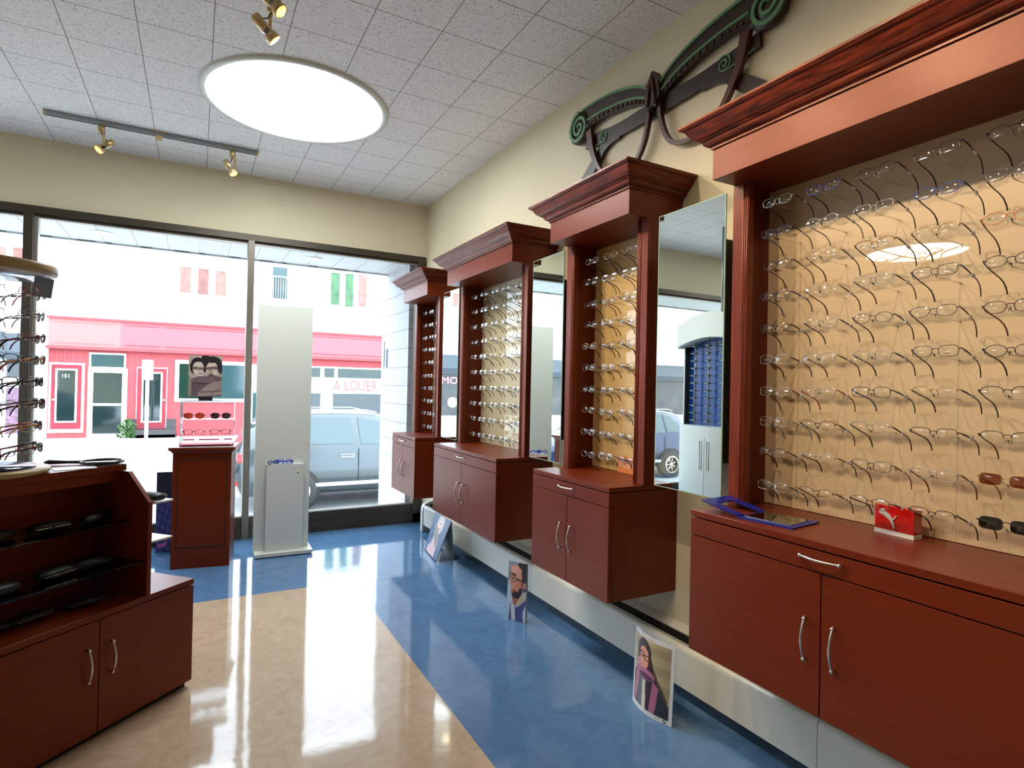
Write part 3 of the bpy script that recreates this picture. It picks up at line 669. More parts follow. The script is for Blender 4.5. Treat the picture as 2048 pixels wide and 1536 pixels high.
# ------------------------------------------------------------------ floor photographs
FA = math.radians(-90)
wp = thing('floor_photo', 'curved photo of smiling person in glasses and pink scarf leaning below the cabinets', 'photograph', (0, 0, 0), group='photographs standing on the floor by the heater')
def wpos(u, v):
    b_ = math.sin(PI*u); return (1.768-.030*b_+.012*v*0+.02*v*v*(1-b_)*.2+v*.012, 2.045-.245*u, .002+.335*v-.014*b_*v*0)
def wood_bg(u, v):
    if u < .06 or u > .94 or v < .055 or v > .945: return (222, 226, 232)
    k = 1-.10*(int(v*9) % 2)-.25*max(0, u-.5); return tuple(c*k for c in (190, 176, 140))
hairb = (62, 32, 24); sk = (226, 152, 120)
WL = [(poly((.50, .78), (.6, .66), (.72, .50), (.90, .30), (.935, .06), (.55, .06)), (92, 74, 52)),
      (ell(.36, .75, .21, .19), hairb), (poly((.45, .86), (.60, .68), (.64, .45), (.40, .50), (.48, .7)), hairb), (ell(.37, .70, .135, .155, .15), sk), (poly((.22, .80), (.38, .90), (.52, .78), (.38, .84)), hairb),
      (ring(.30, .725, .072, .03, .25), (40, 22, 20)), (ring(.46, .70, .072, .03, .25), (40, 22, 20)), (line(.36, .715, .40, .71, .008), (40, 22, 20)), (line(.35, .635, .45, .63, .012), (200, 70, 70)), (line(.36, .64, .44, .636, .006), (250, 240, 235)), (line(.38, .70, .385, .665, .008), (205, 120, 95)),
      (poly((.07, .45), (.2, .55), (.6, .55), (.75, .40), (.80, .06), (.07, .06)), (52, 40, 56)), (poly((.14, .62), (.22, .66), (.30, .55), (.24, .50), (.12, .52)), (196, 132, 160)),
      (ell(.40, .50, .26, .07), (176, 108, 138)), (ell(.42, .475, .20, .035), (96, 52, 84)), (poly((.12, .48), (.24, .46), (.20, .2), (.13, .06), (.07, .06), (.10, .3)), (190, 120, 150)), (poly((.24, .44), (.36, .44), (.36, .06), (.2, .06)), (96, 100, 110)),
      (poly((.36, .42), (.44, .42), (.46, .06), (.35, .06)), (214, 204, 184)), (poly((.62, .46), (.74, .40), (.72, .20), (.66, .06), (.54, .06), (.58, .25)), (176, 104, 138)), (poly((.46, .42), (.58, .42), (.55, .06), (.47, .06)), (58, 30, 50)),
      (poly((.74, .40), (.82, .3), (.935, .22), (.935, .06), (.68, .06)), (44, 50, 62)), (line(.42, .03, .80, .03, .006), (150, 156, 170)), (ring(.87, .03, .025, .018, .35), (60, 70, 90)), (line(.28, .965, .6, .965, .012), (200, 198, 200))]
picture('print', .245, .335, 100, 130, wood_bg, [(lambda u, v, f=f: .06 <= u <= .94 and .055 <= v <= .945 and f(u, v) if i < len(WL)-3 else f(u, v), c) for i, (f, c) in enumerate(WL)], wp, wpos)
nb_ = []
for j in range(11):
    for i in range(25):
        x, y, z = wpos(i/24, j/10); nb_.append((x+.0012, y, z))
MB().add(nb_, [(j*25+i, j*25+i+1, (j+1)*25+i+1, (j+1)*25+i) for j in range(10) for i in range(24)], WHITE, True).build('backing', wp)
mp_ = thing('floor_photo', 'photo of bearded person in round glasses and blue jacket on the floor below the cabinets', 'photograph', (1.682, 3.10, 0), math.atan2(-.11, .067), group='photographs standing on the floor by the heater')
hd_, s1, s2, bd_ = (60, 58, 70), (214, 160, 140), (190, 120, 100), (58, 50, 56)
ML = [(poly((.55, 1), (1, 1), (1, .55), (.85, .5), (.72, .62), (.66, .85), (.45, .93)), hd_), (poly((.12, .93), (.45, .96), (.70, .88), (.76, .6), (.70, .45), (.45, .40), (.28, .45), (.18, .52), (.20, .62), (.08, .66), (.14, .74)), s1),
      (poly((.42, .72), (.74, .68), (.76, .5), (.5, .46), (.36, .55)), s2), (ell(.88, .62, .08, .06), (206, 140, 120)), (poly((.2, .52), (.30, .46), (.30, .52), (.62, .58), (.78, .56), (.80, .50), (.62, .38), (.42, .36), (.24, .42)), bd_), (line(.22, .515, .36, .50, .022), (186, 84, 78)),
      (ring(.30, .71, .13, .05, .13), (46, 40, 46)), (ring(.12, .725, .07, .045, .16), (90, 76, 76)), (poly((.13, .72), (.19, .72), (.13, .60), (.10, .62)), (226, 176, 156)), (ell(.50, .60, .14, .10), (206, 140, 120)), (poly((.2, .90), (.45, .93), (.5, .82), (.2, .82)), (226, 180, 162)), (line(.43, .72, .85, .69, .012), (46, 40, 46)), (line(.15, .80, .42, .78, .014), (70, 48, 44)), (ell(.28, .715, .05, .016), (60, 40, 38)), (line(.14, .64, .22, .60, .016), s2),
      (poly((.25, .40), (.45, .38), (.62, .40), (.60, .28), (.35, .26)), (176, 104, 84)), (poly((.48, .30), (.70, .44), (.92, .52), (1, .52), (1, .36), (.6, .22)), (196, 186, 168)),
      (poly((.10, .0), (.18, .30), (.45, .24), (.62, .26), (1, .40), (1, 0)), (78, 92, 150)), (poly((.26, 0), (.20, .28), (.42, .26), (.46, 0)), (214, 214, 226)), (line(.5, .1, .55, .22, .02), (48, 50, 84)), (poly((.86, 0), (.84, .2), (1, .3), (1, 0)), (196, 208, 230))]
picture('print', .135, .35, 54, 130, lambda u, v: (186, 210, 234) if v < .7 else (140, 160, 180), ML, mp_, lambda u, v: (u*.13, .018*v*v, .003+v*.347))
MB().box(0, .13, .0195, .022, .0, .352, WHITE).box(0, .13, .0025, .022, 0, .003, WHITE).build('backing', mp_)
af = thing('tent_card', 'tent-shaped grey card with pale blond figure standing on the blue floor near the window', 'tent card', (0, 0, 0), group='photographs standing on the floor by the heater')
def apos(u, v): return (1.70+.13*v+.04*(1-u)*(1-v), 4.70-.36*u-.0*v, .003+.315*v)
AL = [(ell(.52, .80, .20, .26), (214, 214, 224)), (ell(.50, .80, .12, .11), (246, 226, 226)), (poly((.40, .70), (.58, .70), (.62, .45), (.70, .2), (.74, .0), (.1, 0), (.14, .18), (.3, .3), (.34, .5)), (240, 214, 222)), (line(.42, .68, .60, .685, .014), (90, 80, 110)), (line(.33, .3, .26, .02, .012), (170, 130, 150)), (line(.52, .3, .5, .02, .012), (190, 140, 150)),
      (line(.44, .82, .62, .82, .008), (120, 110, 130)), (line(0, .02, 1, .02, .03), (76, 96, 130))]
picture('print', .36, .315, 60, 60, lambda u, v: (104, 128, 166), AL, af, apos)
a0, a1, a2, a3 = [Vector(apos(*q))+Vector((.003, 0, -.002)) for q in ((0, 0), (1, 0), (1, 1), (0, 1))]
b0, b1 = Vector((1.90, 4.70, .001)), Vector((1.86, 4.34, .001)); e_ = Vector((.003, 0, 0))
MB().add([a0, a1, a2, a3, a0+e_, a1+e_, a2+e_, a3+e_], [(0, 1, 2, 3), (7, 6, 5, 4), (0, 4, 5, 1), (1, 5, 6, 2), (2, 6, 7, 3), (3, 7, 4, 0)], mat('grey_card', (.35, .35, .34), .6)).add(
    [b0, b1, a2, a3, b0+e_, b1+e_, a2+e_, a3+e_], [(0, 1, 2, 3), (7, 6, 5, 4), (0, 4, 5, 1), (1, 5, 6, 2), (2, 6, 7, 3), (3, 7, 4, 0)], MATS['grey_card']).build('card', af)

# ------------------------------------------------------------------ left island with rack
U = Vector((-.727, -.686, 0)); RZ = math.atan2(U.y, U.x)
isl = thing('display_island', 'dark cherry display island with open shelves and two doors at the left', 'display counter', (.012, 3.044, 0), RZ)
# local: +x along the front to the left, -y is back (w), so use y = -w
DW, LU = .64, 1.75
def bw(u0, u1, w0, w1, z0, z1, m, mb=None): return (mb or MB()).box(u0, u1, -w1, -w0, z0, z1, m)
bw(0, LU, .02, DW, .03, .468, WOOD).build('base_carcass', isl, bevel=.001)
bw(.01, LU, .03, DW-.01, 0, .03, DARK).build('plinth', isl)
bw(0, LU, 0, DW, .470, .494, WOOD).build('base_top', isl, bevel=.0015)
for k, (a, b) in enumerate(((.001, .436), (.440, .875), (.879, 1.31), (1.314, 1.749))):
    d = bw(a, b, 0, .019, .032, .466, WOOD).build('door', isl, bevel=.001)
    uh = b-.045 if k % 2 == 0 else a+.045
    bow(MB(), (uh, 0, .365), (uh, 0, .245), (0, .028, 0)).build('handle', d, label='curved nickel handle')
for u0 in (.222, 1.55):
    MB().prism([(0, .4945), (0, .885), (-.12, 1.008), (-DW+.12, 1.008), (-DW, .885), (-DW, .4945)], u0, u0+.02, WOOD, 'x').build('side_panel', isl, bevel=.0015)
bw(.215, 1.60, .163, DW-.163, 1.009, 1.036, WOOD).build('top_board', isl, bevel=.0015)
bw(.243, 1.549, .18, .195, .965, 1.008, WOOD).build('top_rail', isl)
bw(.243, 1.549, DW/2-.008, DW/2+.008, .495, 1.008, WOOD).build('back_panel', isl)
for w0, w1, z in ((.10, DW/2-.009, .80), (.02, DW/2-.009, .635)):
    bw(.243, 1.549, w0, w1, z, z+.006, SHELFG).build('glass_shelf', isl)
def onisl(u, w_, z): v = Vector((.012, 3.044, z))+U*u+Vector((-.686, .727, 0))*w_; return v
cm_ = mat('black_leather', (.006, .006, .007), .5, spec=.25); cn_ = mat('navy_leather', (.010, .012, .03), .3)
case_m = tomesh(MB().tube([(-.075, 0, .0), (-.068, 0, 0), (-.04, 0, 0), (0, 0, 0), (.04, 0, 0), (.068, 0, 0), (.075, 0, 0)], [(.004, .010), (.012, .022), (.017, .029), (.019, .031), (.017, .029), (.012, .022), (.004, .010)], cm_, 14, flat=(0, 0, 1)).box(-.060, .060, -.0305, -.029, -.001, .001, CHROME), 'case')
names = ['first', 'second', 'third', 'fourth', 'fifth', 'sixth']
for lv, (z, w0, nm) in enumerate(((.8065, .19, 'upper glass shelf'), (.6415, .12, 'lower glass shelf'), (.4945, .13, 'bottom deck'))):
    for k in range(6):
        u = .34+k*.175+lv*.03; pt = onisl(u+random.uniform(-.02, .02), w0+random.uniform(-.02, .02), z+.0195)
        o = bpy.data.objects.new('glasses_case', case_m); COL.objects.link(o); o.location = pt; o.rotation_euler = (0, 0, RZ+random.uniform(-.25, .25)+(PI if k % 2 else 0))
        tag(o, 'black glasses case on the %s of the dark island, %s from the right' % (nm, names[k]), 'glasses case', 'black cases on the island shelves')
# hand mirror on the island
hmz = thing('hand_mirror', 'black round hand mirror lying on the dark island top', 'hand mirror', onisl(.245, .235, 1.037)+Vector((-.02, -.005, 0)), math.radians(-10))
MB().tube([(.075*math.cos(a*PI/16), .075*math.sin(a*PI/16), .010) for a in range(32)], (.006), BLACK, 8, closed=True).lathe([(0, .004), (.074, .004), (.074, .010), (0, .010)], BLACK, 32).build('rim', hmz)
MB().lathe([(0, .0105), (.069, .0105), (.069, .0115), (0, .0115)], MIRROR, 32).build('mirror_glass', hmz)
MB().tube([(-.072, 0, .010), (-.12, -.005, .010), (-.19, -.008, .012), (-.205, -.01, .012)], [.008, .006, .010, .004], BLACK, 8).build('handle', hmz)
pc = onisl(.40, .215, 1.0365)
MB().box(-.07, .07, -.045, .045, 0, .0015, mat('white_paper', (.8, .82, .85), .4)).build('leaflet', loc=pc, label='white leaflet lying beside the round rack base', cat='leaflet').rotation_euler = (0, 0, .3)
# round rack
rc_ = onisl(.660, .31, 1.0365)
rk = thing('round_glasses_rack', 'round acrylic spinner rack of eyeglasses on the island, cut by left edge', 'display rack', rc_)
TAN = mat('tan_wood_edge', (.36, .26, .11), .4)
MB().lathe([(0, 0), (.17, 0), (.190, .006), (.196, .016), (.190, .024), (0, .024)], TAN, 64).build('base_disc', rk)
MB().lathe([(0, .0245), (.15, .0245), (.15, .032), (0, .032)], mat('navy_disc', (.01, .018, .08), .15), 48).build('turntable', rk, label='dark blue turntable')
MB().lathe([(0, .755), (.185, .755), (.20, .762), (.202, .785), (.195, .792), (0, .792)], TAN, 64).build('top_disc', rk)
MB().lathe([(0, .748), (.182, .748), (.182, .755)], mat('pale_underside', (.55, .58, .62), .1, .4), 48).build('top_plate', rk)
for k in range(4):
    a = RZ+PI/4+k*PI/2; MB().box(.02, .055, -.003, .003, .032, .748, ACRYL).build('acrylic_fin', rk).rotation_euler = (0, 0, a)
MB().cyl((0, 0, .03), (0, 0, .75), .012, CHROME, 16).build('pole', rk)
mm = MB().box(.0, .003, -.04, .04, -.075, 0, mat('blue_grey_mirror', (.12, .17, .24), .15, .5)).build('tilt_mirror', rk, loc=(.165, -.02, .747)); mm.rotation_euler = (0, .15, -.6)  # the mirror's blue-grey reflection is put into its base colour
rackspec = [[S('red', 'red', 'oval', 'full', '', 0), S('grey', 'grey'), S('red', 'darkred', 'oval'), S('teal', 'navy', 'soft', 'full', '', 1), S('black', 'navy', 'rect', 'full', '', 1), S('gunmetal', 'black', 'oval'), S('yellow', 'yellow', 'rect'), S('red', 'red', 'rect')],
            [S('silver', 'grey', 'oval'), S('gunmetal', 'black', 'oval'), S('darkred', 'black', 'oval', 'full', '', 1), S('brown', 'orange', 'soft', 'full', '', 1), S('navy', 'black', 'rect', 'full', '', 1), S('black', 'darkred', 'rect', 'full', '', 1), S('navy', 'red', 'rect', 'full', '', 1), S('black', 'black', 'rect', 'full', '', 1)],
            [S('grey', 'black'), S('clear', 'grey'), S('silver', 'red'), S('gunmetal', 'grey'), S('silver', 'black'), S('bronze', 'brown'), S('black', 'black', 'rect'), S('silver', 'navy')]]
# direction each column faces (towards camera, to the right, away)
toC = math.atan2(-rc_.y, -rc_.x)
for ci, (ang, nm) in enumerate(((toC+.62, 'front column'), (toC+1.75, 'right column'), (toC+3.6, 'rear column'))):
    for r in range(8):
        sp = rackspec[ci][r]; d = Vector((math.cos(ang), math.sin(ang), 0))
        z = rc_.z+.685-.084*r
        g = place(sp, (rc_.x+d.x*.155, rc_.y+d.y*.155, z), math.radians(8), ang+PI+random.uniform(-.06, .06), '%s, %s row, %s of round rack' % (desc(sp), ORD[r] if r < 7 else 'eighth', nm), 'eyeglasses on the round rack')

# end shelves on the outside of the island's side panel
WS_ = mat('white_shelf', (.8, .8, .84), .15)
for z in (.685, .853): bw(.045, .2215, .085, .50, z, z+.008, WS_, None).build('end_shelf', isl, bevel=.001, label='white end shelf')
dm = MB().tube([(-.10, 0, 0), (-.09, 0, 0), (0, 0, .0), (.09, 0, 0), (.10, 0, 0)], [(.008, .02), (.017, .035), (.019, .04), (.017, .035), (.008, .02)], mat('dark_green_case', (.008, .025, .025), .4), 16, flat=(0, 0, 1)).build('glasses_case', loc=onisl(.118, .17, .8815), label='dark green case on the upper white end shelf of the island', cat='glasses case')
dm.rotation_euler = (0, 0, RZ+PI/2)
o = bpy.data.objects.new('glasses_case', case_m); COL.objects.link(o); o.location = onisl(.165, .16, .7125); o.rotation_euler = (0, 0, RZ+PI/2)
tag(o, 'black case on the lower white end shelf of the island', 'glasses case')

# ------------------------------------------------------------------ white tower seen in the mirror
tw = thing('glasses_tower', 'white curved display tower with blue recess seen in the nearest mirror', 'display tower', (-1.30, 4.58, 0))
def arc_front(z0, z1, m, mb, bulge=.10, hw=.47, x0=-.42, top=None):
    n_ = 16; pts = [(x0, -hw)]+[(bulge*(1-((i/n_*2-1))**2), -hw+2*hw*i/n_) for i in range(n_+1)]+[(x0, hw)]
    return mb.prism(pts, z0, z1, m, 'z')
PAN = mat('pearl_panel', (.60, .64, .62), .3)
arc_front(0, 1.02, PAN, MB()).build('lower_cabinet', tw)
MB().prism([(-.47, 1.90)]+[(-.47+.94*i/20, 1.92+.09*math.sin(PI*i/20)) for i in range(1, 20)]+[(.47, 1.90)]+[(.47-.94*i/20, 2.16+.13*math.sin(PI*i/20)) for i in range(21)], -.42, .06, PAN).build('crown_panel', tw)
MB().box(-.42, -.05, .455, .47, 1.02, 2.02, PAN).box(-.42, -.05, -.47, -.455, 1.02, 2.02, PAN).box(-.40, -.05, .44, .4545, 1.02, 2.02, DARK).box(-.40, -.05, -.4545, -.44, 1.02, 2.02, DARK).build('side', tw)
MB().box(-.14, -.12, -.455, .455, 1.02, 2.02, mat('blue_recess', (.003, .05, .25), .3)).build('blue_back', tw, label='bright blue recess back')
for yy in (-.30, -.1, .1, .30):
    q = MB().cyl((-.06, yy, 1.02), (-.06, yy, 2.02), .010, GREYM, 10)
    for k in range(11): q.box(-.085, -.02, yy-.022, yy+.022, 1.07+k*.085, 1.085+k*.085, GREYM).tube([(-.02, yy-.05, 1.075+k*.085), (-.01, yy, 1.085+k*.085), (-.02, yy+.05, 1.075+k*.085)], .004, BLACK, 6)
    q.build('glasses_rod', tw)
for s in (1, -1):
    MB().tube([(.101, s*.05+dy, dz) for dy, dz in ((-.015, .55), (-.015, .86), (.015, .86), (.015, .55))], .004, GREYM, 6, closed=True).build('door_pull', tw)
MB().box(.095, .102, -.0015, .0015, .05, .9, GREYM).build('door_gap', tw)
MB().cyl((-.2, .05, 2.22), (-.2, .05, ZC), .014, GREYM, 12).build('conduit', tw, label='grey metal pipe to the ceiling')

# ------------------------------------------------------------------ outside: ground, canopy, side wall
SNOW = mat('pale_concrete', (.58, .57, .54), .8, noise=.05, nscale=4); ASP = mat('pale_asphalt', (.21, .215, .22), .85, noise=.1, nscale=8)
MB().box(-14, 14, YW+.1, 9.8, -1.0, -.74, SNOW).build('near_sidewalk', kind='structure')
MB().add([(-30, 9.8, -.82), (30, 9.8, -.82), (30, 20.6, -.60), (-30, 20.6, -.60), (-30, 9.8, -1), (30, 9.8, -1), (30, 20.6, -1), (-30, 20.6, -1)], [(0, 1, 2, 3), (4, 7, 6, 5), (0, 4, 5, 1), (1, 5, 6, 2), (2, 6, 7, 3), (3, 7, 4, 0)], ASP).build('street', kind='structure')
MB().box(-30, 30, 20.6, 22.9, -.9, -.46, SNOW).build('far_sidewalk', kind='structure')
SOF = mat('white_soffit_metal', (.42, .43, .44), .35)
so = MB()
for i in range(-32, 8):
    a = i*.26; so.box(a+.003, a+.257, YW+.14, 6.68, 2.70, 2.712, SOF)
so.box(-8.4, 2.1, YW+.14, 6.68, 2.705, 2.85, SOF); so.build('canopy_soffit', kind='structure')
MB().box(-8.4, 1.95, 6.68, 6.72, 2.685, 3.0, SOF).build('canopy_fascia', kind='structure')
dk = MB()
for i in range(-31, 7): dk.box(i*.26+.02*(i % 3), i*.26+.05+.13*((i*7) % 3)/2, 6.672, 6.681, 2.693, 2.701, DARK)
dk.build('canopy_gap', kind='structure')
for px, py, nm in ((205, 466, 'left'), (628, 518, 'right')):
    d = CR*((px-1024)/F)-CU*((py-768)/F)+CF; t_ = (2.695-CH)/d.z; pp = Vector((0, 0, CH))+d*t_
    q = thing('canopy_downlight', 'round recessed downlight in the outdoor canopy, %s one' % nm, 'downlight', (pp.x, min(pp.y, 6.55), 2.70))
    MB().lathe([(.085, 0), (.085, -.006), (.06, -.008), (.055, 0)], WHITE, 32).build('rim', q)
    MB().lathe([(.058, -.002), (.03, -.004), (0, -.004)], mat('warm_lamp', (1, .8, .5), .4, emit=(1, .75, .4), es=9), 24).build('lamp', q)
bk, t, p = nt('white_block_wall'); L = t.links
br = t.nodes.new('ShaderNodeTexBrick'); br.inputs['Color1'].default_value = (.33, .335, .35, 1); br.inputs['Color2'].default_value = (.31, .315, .335, 1); br.inputs['Mortar'].default_value = (.18, .185, .2, 1)
br.inputs['Scale'].default_value = 1; br.inputs['Brick Width'].default_value = .4; br.inputs['Row Height'].default_value = .2; br.inputs['Mortar Size'].default_value = .006
tc = t.nodes.new('ShaderNodeTexCoord'); sx = t.nodes.new('ShaderNodeSeparateXYZ'); cx_ = t.nodes.new('ShaderNodeCombineXYZ'); L.new(tc.outputs['Object'], sx.inputs[0]); L.new(sx.outputs[1], cx_.inputs[0]); L.new(sx.outputs[2], cx_.inputs[1])
L.new(cx_.outputs[0], br.inputs['Vector']); L.new(br.outputs[0], p.inputs['Base Color']); p.inputs['Roughness'].default_value = .6
MB().box(1.95, 2.25, YW+.14, 6.88, -.74, 2.70, bk).build('wall_outside', kind='structure')
hn = thing('wall_plate', 'small blue-grey plate on the white outside side wall', 'plate', (1.948, 6.66, 1.72)); MB().box(-.012, 0, -.03, .03, -.11, .11, mat('slate_plate', (.25, .3, .42), .4), .002).build('plate', hn); MB().cyl((-.02, .03, -.11), (-.02, .03, .2), .004, BLACK, 8).build('rod', hn)

# ------------------------------------------------------------------ outside: buildings across the street
YF = 22.6
def R2(px0, py0, px1, py1): 
    a = at((px0+px1)/2, (py0+py1)/2, YF)
    x0 = at(px0, (py0+py1)/2, YF).x; x1 = at(px1, (py0+py1)/2, YF).x; z1 = at((px0+px1)/2, py0, YF).z; z0 = at((px0+px1)/2, py1, YF).z
    return x0, x1, z0, z1
def c1(x, y): return x/2.648, 380+y/2.648
def rr(a, b, c, d): return R2(*c1(a, b), *c1(c, d))
SAL = mat('salmon_paint', (.46, .135, .128), .7, spec=.1); PNK = mat('crimson_pink_paint', (.42, .10, .112), .7, spec=.1); PNK2 = mat('crimson_boards', (.33, .062, .068), .7, spec=.1); RED = mat('red_door_paint', (.20, .030, .042), .7, spec=.1)
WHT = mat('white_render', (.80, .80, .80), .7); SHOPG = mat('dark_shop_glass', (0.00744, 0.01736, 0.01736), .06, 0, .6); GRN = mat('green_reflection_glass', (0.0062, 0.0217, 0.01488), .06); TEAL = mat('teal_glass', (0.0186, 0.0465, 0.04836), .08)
STN = mat('grey_stone', (0.0372, 0.03596, 0.03844), .8)
bl = thing('shop_building', 'pink and red shopfront building with white upper floor across the street', 'building', (0, 0, 0))
XE = at(96, 750, YF).x; XM = at(*c1(640, 750), YF).x
MB().box(XE, 16, YF, YF+6, 3.27, 12, WHT).build('upper_wall', bl)
MB().box(XE, XM, YF-.10, YF, 2.42, 3.27, SAL).build('sign_band', bl, label='salmon sign band')
MB().box(XM, 16, YF-.10, YF, 2.42, 3.27, PNK).build('sign_band', bl, label='pink sign band')
bd2 = MB()
for a, b in ((XE+.15, XM-.15), (XM+.15, XM+1.1), (XM+1.25, XM+5.0), (XM+5.2, 12)):
    for z0, z1 in ((2.52, 2.54), (3.16, 3.18)): bd2.box(a, b, YF-.115, YF-.10, z0, z1, SAL if a < XM-.2 else PNK2)
bd2.build('panel_trim', bl)
MB().box(XE-.05, 16, YF-.20, YF, 2.33, 2.42, PNK2).box(XE-.05, 16, YF-.16, YF, 3.27, 3.34, PNK2).build('cornice', bl)
lw = MB().box(XE, 16, YF, YF+6, -.5, 2.4, PNK2)
xx = XE
while xx < 12:
    lw.box(xx, xx+.012, YF-.012, YF, -.4, 2.33, SAL if xx < XM else PNK); xx += .2
lw.build('board_wall', bl)
def wnd(name, r, m, frame=None, fw=.06, y=YF-.03, mull=0, lb=None):
    x0, x1, z0, z1 = r
    o = MB()
    if frame: o.box(x0-fw, x1+fw, y-.02, y+.03, z0-fw, z0, frame).box(x0-fw, x1+fw, y-.02, y+.03, z1, z1+fw, frame).box(x0-fw, x0, y-.02, y+.03, z0, z1, frame).box(x1, x1+fw, y-.02, y+.03, z0, z1, frame)
    else: o.box(x0-.02, x1+.02, y, y+.025, z0-.02, z1+.02, WHT)
    f = o.build(name, bl, label=lb); MB().box(x0, x1, y-.012, y+.01, z0, z1, m).build('pane', f); return f
def door(r, glass, frame_r, lb):
    x0, x1, z0, z1 = r; a, b, c, d = frame_r
    f = MB().box(a, b, YF-.05, YF, c, d, WHT).box(x0, x1, YF-.09, YF-.05, z0, z1, RED).build('door', bl, label=lb)
    p0, p1, q0, q1 = glass
    MB().box(p0-.05, p1+.05, YF-.105, YF-.09, q0-.05, q1+.05, WHT).build('pane_frame', f); MB().box(p0, p1, YF-.112, YF-.10, q0, q1, SHOPG).build('pane', f)
    MB().cyl((x0+.06 if x0 < -2.5 else x1-.06, YF-.13, .75), (x0+.06 if x0 < -2.5 else x1-.06, YF-.09, .75), .035, CHROME, 12).build('knob', f)
    return f
d1 = door(rr(272, 925, 432, 1265), rr(305, 955, 400, 1222), rr(258, 915, 446, 1285), 'red door with long glass pane')
x0, x1, z0, z1 = rr(330, 955, 375, 985); text_mesh('151', .16, WHT, 'house_number', d1, ((x0+x1)/2, YF-.118, z0), (PI/2, 0, 0), .003)
door(rr(726, 945, 880, 1260), rr(760, 972, 850, 1222), rr(722, 940, 884, 1262), 'recessed red door')
wnd('glass_door', rr(492, 968, 645, 1290), SHOPG, WHT, .14, lb='white framed glass shop door'); wnd('transom', rr(484, 872, 658, 938), TEAL, WHT, .05)
x0, x1, z0, z1 = rr(492, 1135, 645, 1142); MB().box(x0, x1, YF-.06, YF-.03, z0, z1+.03, WHT).build('door_rail', bl)
for r in (rr(720, 1268, 930, 1285), rr(715, 1290, 935, 1310)):
    MB().box(r[0], r[1], YF-.5+(.2 if r[2] > -.3 else 0), YF, -.46, r[3], STN).build('step', bl, label='grey stone step')
for r in (rr(665, 1212, 724, 1312), rr(880, 1212, 930, 1312)): MB().box(r[0], r[1], YF-.06, YF, -.46, r[3], STN).build('stone_base', bl, label='grey stone base')
wnd('shop_window', rr(948, 925, 1300, 1105), TEAL, WHT, .12, lb='wide shop window in white frame')
x0, x1, z0, z1 = rr(948, 925, 1180, 1105); MB().box(x0, x1-.5, YF-.05, YF-.045, z0, z1, GRN).build('painted_reflection', bl, label='painted green reflection on the glass')  # thin sheet over the pane, its green stands in for a reflection
def c3(x, y): return 340+x/2.363, 480+y/2.363
def r3(a, b, c, d): return R2(*c3(a, b), *c3(c, d))
xa = at(490, 760, YF).x+.15; _, _, zb_, zt_ = r3(800, 605, 1000, 720)
MB().box(xa, 13, YF-.05, YF, -.2, at(700, 735, YF).z, WHT).build('shop_front', bl, label='white shopfront frame')
zt2 = at(700, 738, YF).z; zs1 = at(700, 757, YF).z; zs0 = at(700, 785, YF).z
q = thing('to_let_banner', 'white banner with red letters in the shop window across the street', 'banner', (0, 0, 0))
MB().box(at(640, 770, YF).x, 11, YF-.14, YF-.10, zs0, zs1, WHT).build('cloth', q)
text_mesh('À LOUER av', .56, mat('faded_red_print', (.22, .05, .045), .5), 'lettering', q, (at(722, 770, YF).x, YF-.145, (zs0+zs1)/2-.03), (PI/2, 0, 0), .002, .74)
for a, b, m in ((600, 640, GRN), (648, 668, GRN), (675, 800, GRN)):
    MB().box(at(a, 745, YF).x, at(b, 745, YF).x, YF-.08, YF-.05, zs1+.02, zt2, m).build('pane', bl)
for a, b in ((505, 600), (606, 640), (665, 765), (772, 860)):
    MB().box(at(a, 800, YF).x, at(b, 800, YF).x, YF-.08, YF-.05, .05, zs0-.05, SHOPG if a > 600 else TEAL).build('pane', bl)
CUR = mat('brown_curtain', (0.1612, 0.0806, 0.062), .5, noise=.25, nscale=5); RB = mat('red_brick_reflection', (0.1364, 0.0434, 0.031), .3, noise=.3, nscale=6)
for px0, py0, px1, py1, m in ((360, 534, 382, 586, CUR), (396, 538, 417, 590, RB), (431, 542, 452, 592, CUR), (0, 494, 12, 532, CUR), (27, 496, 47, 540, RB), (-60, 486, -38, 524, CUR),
                              (661, 546, 679, 610, mat('tree_reflection_glass', (0.0186, 0.0744, 0.0217), .4, noise=.5, nscale=3)), (690, 548, 706, 614, MATS['tree_reflection_glass']), (716, 550, 733, 614, CUR), (545, 535, 574, 598, TEAL)):  # mottled green panes have the reflected trees painted into their colour
    x0, x1, z0, z1 = R2(px0, py0, px1, py1)
    wnd('upper_window', (x0, x1, z0, z1), m, mat('grey_white_frame', (.6, .6, .62), .5), .05)
x0, x1, z0, z1 = R2(545, 560, 574, 600); bal = MB()
for i in range(7): bal.cyl((x0+(x1-x0)*i/6, YF-.3, z0-.1), (x0+(x1-x0)*i/6, YF-.3, z0+.8), .015, GREYM, 6)
bal.box(x0, x1, YF-.32, YF-.28, z0+.78, z0+.82, GREYM).box(x0, x1, YF-.35, YF-.0, z0-.15, z0-.1, WHT); bal.build('balcony', bl, label='small grey railed balcony')
